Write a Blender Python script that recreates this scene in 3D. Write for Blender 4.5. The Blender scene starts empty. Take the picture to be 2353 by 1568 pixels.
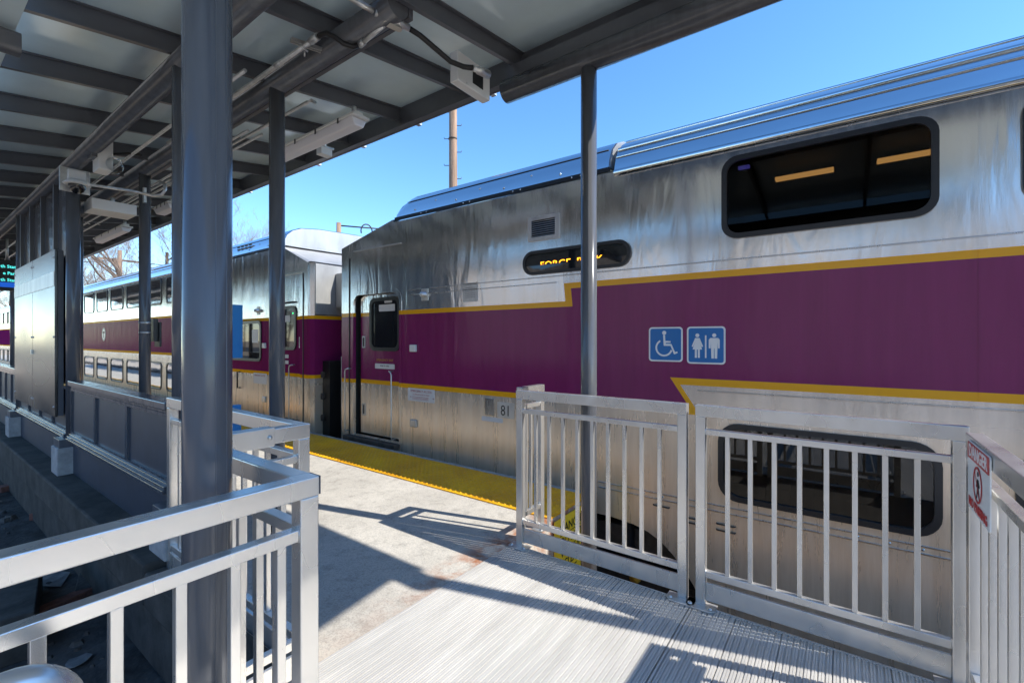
import bpy, bmesh, math, random
from mathutils import Vector, Matrix
random.seed(7)
R = math.radians
scene = bpy.context.scene
COL = scene.collection

# ------------------------------------------------------------------ camera, sky, sun, exposure
EYE = 1.43                       # camera height above the platform (z = 0); +y runs along the track, +x towards the train
YAW = R(53.9)
FPX, CXP, HYP = 1050.0, 1176.0, 778.0
cam = bpy.data.cameras.new("Camera")
cam.sensor_width = 36.0
cam.lens = 36.0 * FPX / 2352.0
cam.shift_y = -(784.0 - HYP) / 2352.0
cam.clip_start, cam.clip_end = 0.02, 2000.0
camo = bpy.data.objects.new("Camera", cam)
camo.location = (0, 0, EYE)
camo.rotation_euler = (R(90), 0, -YAW)
COL.objects.link(camo)
scene.camera = camo

SUN_TRAVEL = Vector((-0.272, 1.0, -0.965)).normalized()
world = bpy.data.worlds.new("World")
scene.world = world
world.use_nodes = True
wn = world.node_tree
sky = wn.nodes.new("ShaderNodeTexSky")
sky.sky_type = 'NISHITA'
sky.sun_disc = False
sky.sun_elevation = math.asin(-SUN_TRAVEL.z)
sky.sun_rotation = math.atan2(-SUN_TRAVEL.x, -SUN_TRAVEL.y)
sky.altitude = 50
sky.air_density = 1.0
sky.dust_density = 0.1
sky.ozone_density = 4.5
bg = wn.nodes["Background"]
bg.inputs[1].default_value = 0.15
hs = wn.nodes.new("ShaderNodeHueSaturation")
hs.inputs["Saturation"].default_value = 1.16
hs.inputs["Value"].default_value = 0.80
wn.links.new(sky.outputs[0], hs.inputs["Color"])
wn.links.new(hs.outputs[0], bg.inputs[0])

sl = bpy.data.lights.new("Sun", 'SUN')
sl.energy = 2.8
sl.angle = R(0.53)
sl.color = (1.0, 0.955, 0.87)
slo = bpy.data.objects.new("Sun", sl)
slo.rotation_euler = SUN_TRAVEL.to_track_quat('-Z', 'Y').to_euler()
slo.location = (5, -20, 20)
COL.objects.link(slo)

vs = scene.view_settings
vs.view_transform = 'Standard'
vs.look = 'None'
vs.gamma = 1.0
vs.exposure = 1.5
scene.cycles.max_bounces = 8
scene.cycles.glossy_bounces = 5
scene.cycles.transparent_max_bounces = 8

# ------------------------------------------------------------------ measuring helpers (photo of 2352 px width -> points on known planes)
_c, _s = math.cos(YAW), math.sin(YAW)
def _ray(px, py):
    u = (px - CXP) / FPX; v = (HYP - py) / FPX
    return (_s + u * _c, _c - u * _s, v)
def at_x(px, py, x):
    r = _ray(px, py); d = x / r[0]; return Vector((x, d * r[1], EYE + d * r[2]))
def at_y(px, py, y):
    r = _ray(px, py); d = y / r[1]; return Vector((d * r[0], y, EYE + d * r[2]))
def at_z(px, py, z):
    r = _ray(px, py); d = (z - EYE) / r[2]; return Vector((d * r[0], d * r[1], z))

# ------------------------------------------------------------------ materials
def mat(name, col, rough=0.5, metal=0.0, spec=0.5, coat=0.0, emit=None, estr=0.0, var=0.0, vscale=(4, 4, 4),
        bump=0.0, bscale=(30, 30, 30), bdist=0.01, rvar=0.0, col2=None, alpha=1.0, detail=4.0):
    m = bpy.data.materials.new(name); m.use_nodes = True
    nt = m.node_tree; N = nt.nodes; L = nt.links
    p = N["Principled BSDF"]
    p.inputs["Base Color"].default_value = (*col, 1)
    p.inputs["Roughness"].default_value = rough
    p.inputs["Metallic"].default_value = metal
    p.inputs["Specular IOR Level"].default_value = spec
    p.inputs["Coat Weight"].default_value = coat
    p.inputs["Coat Roughness"].default_value = 0.08
    p.inputs["Alpha"].default_value = alpha
    if emit:
        p.inputs["Emission Color"].default_value = (*emit, 1); p.inputs["Emission Strength"].default_value = estr
    tc = None
    def coords(scale):
        nonlocal tc
        if tc is None:
            tc = N.new("ShaderNodeNewGeometry")
        mp = N.new("ShaderNodeMapping"); mp.inputs["Scale"].default_value = scale
        L.new(tc.outputs["Position"], mp.inputs["Vector"]); return mp.outputs[0]
    if var > 0 or col2:
        nz = N.new("ShaderNodeTexNoise"); nz.inputs["Scale"].default_value = 1; nz.inputs["Detail"].default_value = detail
        nz.inputs["Roughness"].default_value = 0.65
        L.new(coords(vscale), nz.inputs["Vector"])
        rp = N.new("ShaderNodeValToRGB")
        a = tuple(max(0, c * (1 - var)) for c in col); b = col2 if col2 else tuple(min(1, c * (1 + var)) for c in col)
        rp.color_ramp.elements[0].position = 0.32; rp.color_ramp.elements[1].position = 0.68
        rp.color_ramp.elements[0].color = (*a, 1); rp.color_ramp.elements[1].color = (*b, 1)
        L.new(nz.outputs[0], rp.inputs[0]); L.new(rp.outputs[0], p.inputs["Base Color"])
        if rvar > 0:
            mr = N.new("ShaderNodeMapRange"); mr.inputs[1].default_value = .3; mr.inputs[2].default_value = .7
            mr.inputs[3].default_value = max(0, rough - rvar); mr.inputs[4].default_value = rough + rvar
            L.new(nz.outputs[0], mr.inputs[0]); L.new(mr.outputs[0], p.inputs["Roughness"])
    if bump > 0:
        nb = N.new("ShaderNodeTexNoise"); nb.inputs["Scale"].default_value = 1; nb.inputs["Detail"].default_value = 3
        L.new(coords(bscale), nb.inputs["Vector"])
        bp = N.new("ShaderNodeBump"); bp.inputs["Strength"].default_value = bump; bp.inputs["Distance"].default_value = bdist
        L.new(nb.outputs[0], bp.inputs["Height"]); L.new(bp.outputs[0], p.inputs["Normal"])
    return m

def livery(name, ju, jl, flip=1.0, spec=.5):
    """Stainless side sheet with the purple band and its yellow edges. ju/jl: y of the upper and lower jogs."""
    m = bpy.data.materials.new(name); m.use_nodes = True
    nt = m.node_tree; N = nt.nodes; L = nt.links
    p = N["Principled BSDF"]
    g = N.new("ShaderNodeNewGeometry"); sp = N.new("ShaderNodeSeparateXYZ"); L.new(g.outputs["Position"], sp.inputs[0])
    Y, Z = sp.outputs[1], sp.outputs[2]
    def mth(op, a, b=None, c=None):
        n = N.new("ShaderNodeMath"); n.operation = op
        for i, v in enumerate((a, b, c)):
            if v is None: continue
            if isinstance(v, (int, float)): n.inputs[i].default_value = v
            else: L.new(v, n.inputs[i])
        return n.outputs[0]
    def edge(y0, k, z0, zlo, zhi):
        # boundary height: zlo on the door side of y0, zhi on the other; k leans the jog
        yy = mth('SUBTRACT', mth('SUBTRACT', Y, y0), mth('MULTIPLY', mth('SUBTRACT', Z, z0), k))
        st = mth('GREATER_THAN', mth('MULTIPLY', yy, flip), 0.0)
        return mth('ADD', mth('MULTIPLY', st, zlo - zhi), zhi)
    uo = edge(ju, 0.10 * flip, 1.98, 1.805, 1.985); ui = edge(ju - 0.075 * flip, 0.10 * flip, 1.98, 1.75, 1.93)
    lo = edge(jl - 0.03 * flip, 0.66 * flip, 1.04, 0.793, 1.04); li = edge(jl + 0.05 * flip, 0.66 * flip, 1.09, 0.85, 1.098)
    outer = mth('MULTIPLY', mth('LESS_THAN', Z, uo), mth('GREATER_THAN', Z, lo))
    inner = mth('MULTIPLY', mth('LESS_THAN', Z, ui), mth('GREATER_THAN', Z, li))
    # steel colour with vertical dirt streaks
    mp = N.new("ShaderNodeMapping"); mp.inputs["Scale"].default_value = (1, 9, 0.7); L.new(g.outputs["Position"], mp.inputs[0])
    nz = N.new("ShaderNodeTexNoise"); nz.inputs["Scale"].default_value = 1; nz.inputs["Detail"].default_value = 6; nz.inputs["Roughness"].default_value = .7
    nz.inputs["Distortion"].default_value = .4
    L.new(mp.outputs[0], nz.inputs[0])
    rp = N.new("ShaderNodeValToRGB"); rp.color_ramp.elements[0].position = .3; rp.color_ramp.elements[1].position = .7
    rp.color_ramp.elements[0].color = (.71, .71, .70, 1); rp.color_ramp.elements[1].color = (.85, .84, .825, 1)
    L.new(nz.outputs[0], rp.inputs[0])
    def mix(f, a, b):
        n = N.new("ShaderNodeMix"); n.data_type = 'RGBA'; L.new(f, n.inputs[0])
        for i, v in ((6, a), (7, b)):
            if isinstance(v, tuple): n.inputs[i].default_value = v
            else: L.new(v, n.inputs[i])
        return n.outputs[2]
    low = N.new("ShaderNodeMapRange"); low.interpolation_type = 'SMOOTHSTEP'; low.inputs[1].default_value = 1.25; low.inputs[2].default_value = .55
    low.inputs[3].default_value = 0.0; low.inputs[4].default_value = 1.0; L.new(Z, low.inputs[0]); grime_bounce = low.outputs[0]
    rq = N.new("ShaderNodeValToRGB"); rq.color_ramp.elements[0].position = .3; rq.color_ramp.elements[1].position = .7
    rq.color_ramp.elements[0].color = (.70, .545, .39, 1); rq.color_ramp.elements[1].color = (.90, .745, .575, 1); L.new(nz.outputs[0], rq.inputs[0])  # road grime plus the sunlit deck's cream reflection, painted into the lower sheet
    sheet = mix(grime_bounce, rp.outputs[0], rq.outputs[0])
    pr = N.new('ShaderNodeValToRGB'); pr.color_ramp.elements[0].position = .3; pr.color_ramp.elements[1].position = .7
    pr.color_ramp.elements[0].color = (.165, .014, .082, 1); pr.color_ramp.elements[1].color = (.200, .018, .100, 1); L.new(nz.outputs[0], pr.inputs[0])
    c1 = mix(outer, sheet, (.76, .36, .010, 1)); c2 = mix(inner, c1, pr.outputs[0])
    L.new(c2, p.inputs["Base Color"])
    L.new(mth('MULTIPLY', mth('SUBTRACT', 1.0, outer), mth('SUBTRACT', .98, mth('MULTIPLY', grime_bounce, .46))), p.inputs["Metallic"])
    ro = mth('ADD', mth('MULTIPLY_ADD', nz.outputs[0], .20, .07), mth('MULTIPLY', grime_bounce, .12))
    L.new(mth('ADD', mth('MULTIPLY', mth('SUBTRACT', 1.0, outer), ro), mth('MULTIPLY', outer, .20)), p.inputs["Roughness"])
    p.inputs["Specular IOR Level"].default_value = spec
    # wavy sheet: broad vertical ripples and brushed grain
    m2 = N.new("ShaderNodeMapping"); m2.inputs["Scale"].default_value = (1, 2.6, 0.55); L.new(g.outputs["Position"], m2.inputs[0])
    n2 = N.new("ShaderNodeTexNoise"); n2.inputs["Scale"].default_value = 1; n2.inputs["Detail"].default_value = 2.5; n2.inputs["Distortion"].default_value = 1.9
    L.new(m2.outputs[0], n2.inputs[0])
    b1 = N.new("ShaderNodeBump"); b1.inputs["Strength"].default_value = .21; b1.inputs["Distance"].default_value = .035
    L.new(n2.outputs[0], b1.inputs["Height"])
    m3 = N.new("ShaderNodeMapping"); m3.inputs["Scale"].default_value = (40, 260, 9); L.new(g.outputs["Position"], m3.inputs[0])
    n3 = N.new("ShaderNodeTexNoise"); n3.inputs["Scale"].default_value = 1; n3.inputs["Detail"].default_value = 2; L.new(m3.outputs[0], n3.inputs[0])
    b2 = N.new("ShaderNodeBump"); b2.inputs["Strength"].default_value = .05; b2.inputs["Distance"].default_value = .004
    L.new(n3.outputs[0], b2.inputs["Height"]); L.new(b1.outputs[0], b2.inputs["Normal"])
    L.new(b2.outputs[0], p.inputs["Normal"])
    return m

def glass(name, tint=(.10, .11, .12), rough=0.03, refl=(1, 1, 1), ior=1.38):
    m = bpy.data.materials.new(name); m.use_nodes = True
    nt = m.node_tree; N = nt.nodes; L = nt.links
    N.remove(N["Principled BSDF"]); out = N["Material Output"]
    tr = N.new("ShaderNodeBsdfTransparent"); tr.inputs[0].default_value = (*tint, 1)
    gl = N.new("ShaderNodeBsdfGlossy"); gl.inputs[0].default_value = (*refl, 1); gl.inputs[1].default_value = rough
    fr = N.new("ShaderNodeFresnel"); fr.inputs[0].default_value = ior
    mx = N.new("ShaderNodeMixShader"); L.new(fr.outputs[0], mx.inputs[0]); L.new(tr.outputs[0], mx.inputs[1]); L.new(gl.outputs[0], mx.inputs[2])
    L.new(mx.outputs[0], out.inputs[0]); return m

M = {}
M['column'] = mat('slate_paint', (.095, .098, .108), .15, 0, .40, .0, var=.15, vscale=(11, 11, 1.2), rvar=.07, bump=.05, bscale=(14, 14, 1.2), bdist=.004)
M['frame'] = mat('charcoal_paint', (.098, .102, .114), .30, 0, .5, .15, var=.12, vscale=(3, 3, 3))
M['panel'] = mat('soffit_sheet', (.68, .82, .86), .14, 0.12, .6, .0, var=.05, vscale=(2, 2, 2), bump=.05, bscale=(1.4, 1.4, 1.4), bdist=.02)
M['wallpanel'] = mat('navy_panel', (.034, .048, .070), .42, 0, .4, var=.15, vscale=(5, 5, 5))
M['alu'] = mat('brushed_aluminium', (.68, .655, .615), .29, .78, .5, var=.07, vscale=(5, 5, 2.2), rvar=.06, detail=2)
M['deck'] = mat('ribbed_aluminium', (.53, .51, .48), .46, .22, .5, var=.12, vscale=(1.2, 9, 3), rvar=.06)
M['steel'] = mat('stainless', (.52, .52, .52), .27, 1, .5, var=.12, vscale=(3, 6, .8), rvar=.05, bump=.25, bscale=(1.2, 2.2, .8), bdist=.02)
M['roofsteel'] = mat('roof_stainless', (.66, .67, .68), .13, 1, .5, var=.06, vscale=(2, .5, 2), rvar=.04, bump=.08, bscale=(2, 1, 2), bdist=.01)
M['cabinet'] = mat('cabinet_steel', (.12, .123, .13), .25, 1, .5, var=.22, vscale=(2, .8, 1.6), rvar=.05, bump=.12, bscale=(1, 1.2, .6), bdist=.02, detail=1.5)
M['endsteel'] = mat('end_steel', (.38, .38, .375), .45, .55, .5, var=.12, vscale=(4, 4, 1.5))
M['dullsteel'] = mat('dull_steel', (.58, .57, .55), .42, .8, .5, var=.18, vscale=(6, 6, 1.5))
M['galv'] = mat('galvanised', (.56, .565, .56), .38, .75, .5, var=.15, vscale=(20, 20, 20))
M['black'] = mat('black_rubber', (.012, .012, .013), .45, 0, .4)
M['frameblack'] = mat('window_gasket', (.018, .019, .021), .30, 0, .5)
M['dark'] = mat('underframe', (.075, .062, .052), .75, 0, .3, var=.4, vscale=(6, 6, 6))
M['interior'] = mat('coach_interior', (.012, .012, .015), .7, 0, .3)
M['seat'] = mat('seat_vinyl', (.02, .015, .025), .6)
M['seatpale'] = mat('pale_seat', (.30, .30, .31), .5)
M['white'] = mat('white_enamel', (.66, .66, .64), .35, 0, .5, .1)
M['lens'] = mat('light_diffuser', (.74, .73, .76), .30, 0, .5)
M['clear'] = glass('clear_plastic', (.85, .87, .88), .05)
M['lowpane'] = glass('lower_pane', (.20, .21, .23), .012, ior=1.62)
M['pane'] = glass('tinted_pane', (.11, .11, .115), .015, ior=1.24)
M['darkpane'] = mat('dark_pane', (.010, .011, .013), .03, 0, .7)
M['farpane'] = mat('mirror_pane', (.62, .65, .69), .05, .95, .9, bump=.10, bscale=(2, 2.4, 5), bdist=.012)
M['lampwarm'] = mat('ceiling_lamp', (.9, .6, .3), .5, emit=(1.0, .52, .14), estr=9.0)
M['lampblue'] = mat('step_lamp', (.2, .2, .9), .5, emit=(.22, .20, 1.0), estr=3)
M['led'] = mat('amber_led', (.9, .35, .02), .5, emit=(1.0, .33, .01), estr=1.6)
M['ledcyan'] = mat('cyan_led', (.05, .6, .6), .5, emit=(.10, .82, .78), estr=.40)
M['ledblue'] = mat('blue_led', (.02, .1, .5), .5, emit=(.004, .07, .40), estr=.4)
M['green'] = mat('green_led', (.02, .5, .1), .5, emit=(.02, .8, .2), estr=1.2)
M['signblue'] = mat('sign_blue', (.012, .145, .40), .30, 0, .5)
M['boardblue'] = mat('board_blue', (.005, .17, .46), .35, 0, .5)
M['signwhite'] = mat('sign_white', (.74, .74, .72), .35)
M['sticker'] = mat('sticker_grey', (.60, .585, .58), .4)
M['red'] = mat('sign_red', (.50, .025, .028), .35)
M['darkred'] = mat('ink_red', (.30, .02, .025), .4)
M['ink'] = mat('ink_black', (.012, .012, .012), .5)
M['signyellow'] = mat('sign_yellow', (.98, .64, .03), .45, var=.06, vscale=(8, 8, 8))
M['tactile'] = mat('tactile_yellow', (1.0, .43, .008), .48, 0, .4, var=.22, vscale=(2.2, 2.2, 2.2), rvar=.06)
M['orange'] = mat('door_orange', (.45, .22, .02), .4)
M['wood'] = mat('pole_wood', (.27, .18, .125), .85, 0, .2, var=.35, vscale=(14, 14, 1.3), bump=.5, bscale=(24, 24, 2), bdist=.02)
M['bark'] = mat('bark', (.13, .095, .075), .9, 0, .2, var=.4, vscale=(6, 6, 2))
M['twig'] = mat('twig', (.27, .215, .18), .9, 0, .2, var=.3, vscale=(3, 3, 3))
M['brick'] = mat('brick_red', (.16, .065, .045), .85, var=.35, vscale=(14, 14, 14))
M['rubble'] = mat('rubble', (.05, .035, .028), .9, 0, .2, col2=(.13, .115, .10), var=.3, vscale=(9, 9, 9))
M['paper'] = mat('scrap_paper', (.17, .165, .155), .8, var=.2, vscale=(20, 20, 20))
M['pedestal'] = mat('pedestal_concrete', (.36, .35, .335), .8, 0, .3, var=.22, vscale=(9, 9, 9), bump=.3, bscale=(60, 60, 60), bdist=.004)
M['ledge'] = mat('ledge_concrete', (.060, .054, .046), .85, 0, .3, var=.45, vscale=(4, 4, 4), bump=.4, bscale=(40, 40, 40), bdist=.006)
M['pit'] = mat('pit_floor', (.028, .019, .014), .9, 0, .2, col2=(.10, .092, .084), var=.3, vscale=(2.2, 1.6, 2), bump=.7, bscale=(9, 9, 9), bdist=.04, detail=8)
M['ground'] = mat('trodden_ground', (.40, .315, .225), .9, 0, .2, col2=(.52, .42, .31), var=.15, vscale=(.25, .25, .25), bump=.3, bscale=(6, 6, 6), bdist=.03)
M['hill'] = mat('reflection_hill', (.20, .165, .135), .95, 0, .1, col2=(.44, .38, .32), var=.3, vscale=(.8, .8, .5), bump=.8, bscale=(1.5, 1.5, 1.5), bdist=.5, detail=8)
M['asphalt'] = mat('asphalt', (.075, .073, .072), .85, 0, .3, var=.2, vscale=(3, 3, 3))
M['earth'] = mat('bare_earth', (.26, .19, .13), .9, 0, .2, var=.3, vscale=(3, 3, 3), bump=.5, bscale=(9, 9, 9), bdist=.03)
M['ballast'] = mat('ballast', (.25, .195, .145), .9, 0, .2, var=.5, vscale=(22, 22, 22), bump=.9, bscale=(24, 24, 24), bdist=.04)

def concrete_mat():
    m = bpy.data.materials.new('platform_concrete'); m.use_nodes = True
    nt = m.node_tree; N = nt.nodes; L = nt.links; p = N["Principled BSDF"]
    g = N.new("ShaderNodeNewGeometry")
    def noise(scale, detail=4, rough=.6):
        mp = N.new("ShaderNodeMapping"); mp.inputs["Scale"].default_value = (scale,) * 3; L.new(g.outputs["Position"], mp.inputs[0])
        n = N.new("ShaderNodeTexNoise"); n.inputs["Scale"].default_value = 1; n.inputs["Detail"].default_value = detail; n.inputs["Roughness"].default_value = rough
        L.new(mp.outputs[0], n.inputs[0]); return n.outputs[0]
    def ramp(f, p0, c0, p1, c1):
        r = N.new("ShaderNodeValToRGB"); r.color_ramp.elements[0].position = p0; r.color_ramp.elements[1].position = p1
        r.color_ramp.elements[0].color = (*c0, 1); r.color_ramp.elements[1].color = (*c1, 1); L.new(f, r.inputs[0]); return r.outputs[0]
    def mul(a, b):
        n = N.new("ShaderNodeMix"); n.data_type = 'RGBA'; n.blend_type = 'MULTIPLY'; n.inputs[0].default_value = 1
        L.new(a, n.inputs[6]); L.new(b, n.inputs[7]); return n.outputs[2]
    big = ramp(noise(1.6, 6), .3, (.41, .385, .345), .7, (.53, .50, .45))
    speck = ramp(noise(130, 2), .36, (.78, .78, .78), .56, (1.05, 1.04, 1.02))
    blot = ramp(noise(9, 6, .75), .33, (.74, .74, .74), .5, (1, 1, 1))
    base = mul(mul(big, speck), blot)
    # rust washed along the joint with the ramp
    sp = N.new("ShaderNodeSeparateXYZ"); L.new(g.outputs["Position"], sp.inputs[0])
    def mr(v, a, b, c, d):
        n = N.new("ShaderNodeMapRange"); n.interpolation_type = 'SMOOTHSTEP'
        for i, q in enumerate((a, b, c, d)): n.inputs[i + 1].default_value = q
        L.new(v, n.inputs[0]); return n.outputs[0]
    def m2(op, a, b):
        n = N.new("ShaderNodeMath"); n.operation = op
        for i, q in enumerate((a, b)):
            if isinstance(q, float): n.inputs[i].default_value = q
            else: L.new(q, n.inputs[i])
        return n.outputs[0]
    near = mr(sp.outputs[1], 1.93, 2.16, 1.0, 0.0); lx = mr(sp.outputs[0], 1.45, 2.35, 0.15, 1.0)
    rust = m2('MULTIPLY', m2('MULTIPLY', near, lx), mr(noise(5, 6, .7), .40, .62, 0.0, .95))
    mx = N.new("ShaderNodeMix"); mx.data_type = 'RGBA'; L.new(rust, mx.inputs[0]); L.new(base, mx.inputs[6]); mx.inputs[7].default_value = (.30, .105, .040, 1)
    L.new(mx.outputs[2], p.inputs["Base Color"])
    p.inputs["Roughness"].default_value = .85; p.inputs["Specular IOR Level"].default_value = .3
    b = N.new("ShaderNodeBump"); b.inputs["Strength"].default_value = .35; b.inputs["Distance"].default_value = .004
    L.new(noise(150, 2), b.inputs["Height"]); L.new(b.outputs[0], p.inputs["Normal"])
    return m
M['concrete'] = concrete_mat()
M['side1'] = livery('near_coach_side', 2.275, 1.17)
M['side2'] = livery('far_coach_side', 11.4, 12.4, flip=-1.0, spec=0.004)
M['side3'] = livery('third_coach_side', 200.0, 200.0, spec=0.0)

# ------------------------------------------------------------------ mesh building helpers
ORI = {}
def origin(o): return ORI.get(o.name, Vector((0, 0, 0))) if o else Vector((0, 0, 0))

class MB:
    def __init__(s): s.v = []; s.f = []; s.sm = []
    def add(s, vs, fs, smooth=False):
        n = len(s.v); s.v += [tuple(v) for v in vs]; s.f += [tuple(i + n for i in f) for f in fs]; s.sm += [smooth] * len(fs); return s
    def box(s, x0, x1, y0, y1, z0, z1):
        x0, x1 = min(x0, x1), max(x0, x1); y0, y1 = min(y0, y1), max(y0, y1); z0, z1 = min(z0, z1), max(z0, z1)
        vs = [(x, y, z) for x in (x0, x1) for y in (y0, y1) for z in (z0, z1)]
        return s.add(vs, [(0, 1, 3, 2), (4, 6, 7, 5), (0, 4, 5, 1), (2, 3, 7, 6), (0, 2, 6, 4), (1, 5, 7, 3)])
    def tube(s, pts, r, n=12, cap=True, radii=None):
        pts = [Vector(p) for p in pts]; rings = []
        up = Vector((0, 0, 1)); last = None
        for i, p in enumerate(pts):
            d = (pts[min(i + 1, len(pts) - 1)] - pts[max(i - 1, 0)])
            if d.length < 1e-9: d = Vector((0, 0, 1))
            d.normalize()
            if last is None:
                a = d.cross(up)
                if a.length < 1e-3: a = d.cross(Vector((0, 1, 0)))
            else:
                a = last - d * last.dot(d)
            a.normalize(); last = a; b = d.cross(a)
            rr = radii[i] if radii else r
            rings.append([p + (a * math.cos(t) + b * math.sin(t)) * rr for t in [2 * math.pi * k / n for k in range(n)]])
        vs = [v for q in rings for v in q]; fs = []
        for i in range(len(rings) - 1):
            for k in range(n):
                k2 = (k + 1) % n; fs.append((i * n + k, i * n + k2, (i + 1) * n + k2, (i + 1) * n + k))
        s.add(vs, fs, True)
        if cap:
            m = len(s.v) - len(vs)
            s.f += [tuple(m + k for k in reversed(range(n))), tuple(m + (len(rings) - 1) * n + k for k in range(n))]; s.sm += [False, False]
        return s
    def prism(s, poly, fn, a, b):
        """poly in 2-D swept between a and b; fn(u, v, w) places it"""
        n = len(poly); vs = [fn(u, v, a) for u, v in poly] + [fn(u, v, b) for u, v in poly]
        fs = [(i, (i + 1) % n, n + (i + 1) % n, n + i) for i in range(n)]
        fs += [tuple(reversed(range(n))), tuple(range(n, 2 * n))]
        return s.add(vs, fs)
    def lathe(s, prof, c, axis='z', n=20):
        vs = []; fs = []
        for r, h in prof:
            for k in range(n):
                t = 2 * math.pi * k / n; x, y = r * math.cos(t), r * math.sin(t)
                q = {'z': (x, y, h), 'x': (h, x, y), 'y': (x, h, y)}[axis]
                vs.append((c[0] + q[0], c[1] + q[1], c[2] + q[2]))
        for i in range(len(prof) - 1):
            for k in range(n):
                k2 = (k + 1) % n; fs.append((i * n + k, i * n + k2, (i + 1) * n + k2, (i + 1) * n + k))
        return s.add(vs, fs, True)
    def flat(s, loops, fn, depth=0.0):
        vs, fs = fill(loops, depth); return s.add([fn(*v) for v in vs], fs)
    def build(s, name, m, parent=None, bevel=0.0, seg=2, recalc=True):
        me = bpy.data.meshes.new(name); o0 = origin(parent)
        me.from_pydata([(v[0] - o0.x, v[1] - o0.y, v[2] - o0.z) for v in s.v], [], s.f)
        me.polygons.foreach_set("use_smooth", s.sm)
        if recalc:
            bm = bmesh.new(); bm.from_mesh(me); bmesh.ops.recalc_face_normals(bm, faces=bm.faces); bm.to_mesh(me); bm.free()
        me.materials.append(M[m] if isinstance(m, str) else m)
        o = bpy.data.objects.new(name, me); COL.objects.link(o)
        if parent: o.parent = parent
        ORI[o.name] = o0
        if bevel > 0:
            b = o.modifiers.new("bevel", 'BEVEL'); b.width = bevel; b.segments = seg; b.limit_method = 'ANGLE'; b.angle_limit = R(40)
        return o

def fill(loops, depth=0.0):
    cu = bpy.data.curves.new("c", 'CURVE'); cu.dimensions = '2D'; cu.fill_mode = 'BOTH'; cu.extrude = depth / 2
    for lp in loops:
        sp = cu.splines.new('POLY'); sp.points.add(len(lp) - 1); sp.use_cyclic_u = True
        for q, (u, v) in zip(sp.points, lp): q.co = (u, v, 0, 1)
    ob = bpy.data.objects.new("c", cu); me = ob.to_mesh()
    vs = [tuple(v.co) for v in me.vertices]; fs = [tuple(f.vertices) for f in me.polygons]
    ob.to_mesh_clear(); bpy.data.objects.remove(ob); bpy.data.curves.remove(cu); return vs, fs

def rrect(u0, u1, v0, v1, r, n=6):
    out = []
    for cu, cv, a in ((u1 - r, v0 + r, -90), (u1 - r, v1 - r, 0), (u0 + r, v1 - r, 90), (u0 + r, v0 + r, 180)):
        for k in range(n + 1):
            t = R(a + 90 * k / n); out.append((cu + r * math.cos(t), cv + r * math.sin(t)))
    return out
def circle(u, v, r, n=24, a0=0, a1=360):
    return [(u + r * math.cos(R(a0 + (a1 - a0) * k / n)), v + r * math.sin(R(a0 + (a1 - a0) * k / n))) for k in range(n)]

# faces: (u right, v up, w towards the viewer)
def on_train(x):  return lambda u, v, w: (x - w, -u, v)          # faces -x; u = -y
def face_back(y): return lambda u, v, w: (u, y - w, v)           # faces -y (towards the sun)
def face_front(y): return lambda u, v, w: (-u, y + w, v)         # faces +y; u = -x

def text_geo(s, size, fn, u, v, depth=.001, align='CENTER', sx=1.0, keep=None, bold=0.0):
    cu = bpy.data.curves.new("t", 'FONT'); cu.body = s; cu.size = size; cu.extrude = depth / 2; cu.align_x = align; cu.resolution_u = 2
    cu.offset = bold
    ob = bpy.data.objects.new("t", cu); COL.objects.link(ob)
    bpy.context.view_layer.update()
    me = ob.to_mesh()
    bm = bmesh.new(); bm.from_mesh(me); ob.to_mesh_clear(); bpy.data.objects.remove(ob); bpy.data.curves.remove(cu)
    if keep is not None:
        g = bm.verts[:] + bm.edges[:] + bm.faces[:]
        bmesh.ops.bisect_plane(bm, geom=g, plane_co=(0, keep, 0), plane_no=(0, 1, 0), clear_inner=True)
    bm.verts.ensure_lookup_table()
    vs = [fn(u + q.co.x * sx, v + q.co.y, q.co.z) for q in bm.verts]
    fs = [tuple(q.index for q in f.verts) for f in bm.faces]; bm.free(); return vs, fs
def text(mb, s, size, fn, u, v, **k):
    vs, fs = text_geo(s, size, fn, u, v, **k); mb.add(vs, fs); return mb

def tag(o, label=None, cat=None, group=None, kind=None):
    if label: o['label'] = label
    if cat: o['category'] = cat
    if group: o['group'] = group
    if kind: o['kind'] = kind
    return o
def thing(name, label, cat, loc=(0, 0, 0), group=None):
    o = bpy.data.objects.new(name, None); o.location = loc; o.empty_display_size = .1; COL.objects.link(o); ORI[o.name] = Vector(loc)
    return tag(o, label, cat, group)
def struct(name, mb, m, **k): return tag(mb.build(name, m, **k), kind='structure')
def kids(o): return [c for c in bpy.data.objects if c.parent == o]
def dup(o, loc, label, rz=None, scale=None):
    ch = {}
    for c in bpy.data.objects: ch.setdefault(c.parent, []).append(c)
    def cp(a, par):
        b = a.copy(); COL.objects.link(b); b.parent = par; ORI[b.name] = origin(a)
        for q in ch.get(a, []): cp(q, b)
        return b
    n = cp(o, None); n.location = loc; n['label'] = label; ORI[n.name] = Vector(loc)
    if rz is not None: n.rotation_euler.z = rz
    if scale: n.scale = (scale,) * 3
    return n

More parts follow.
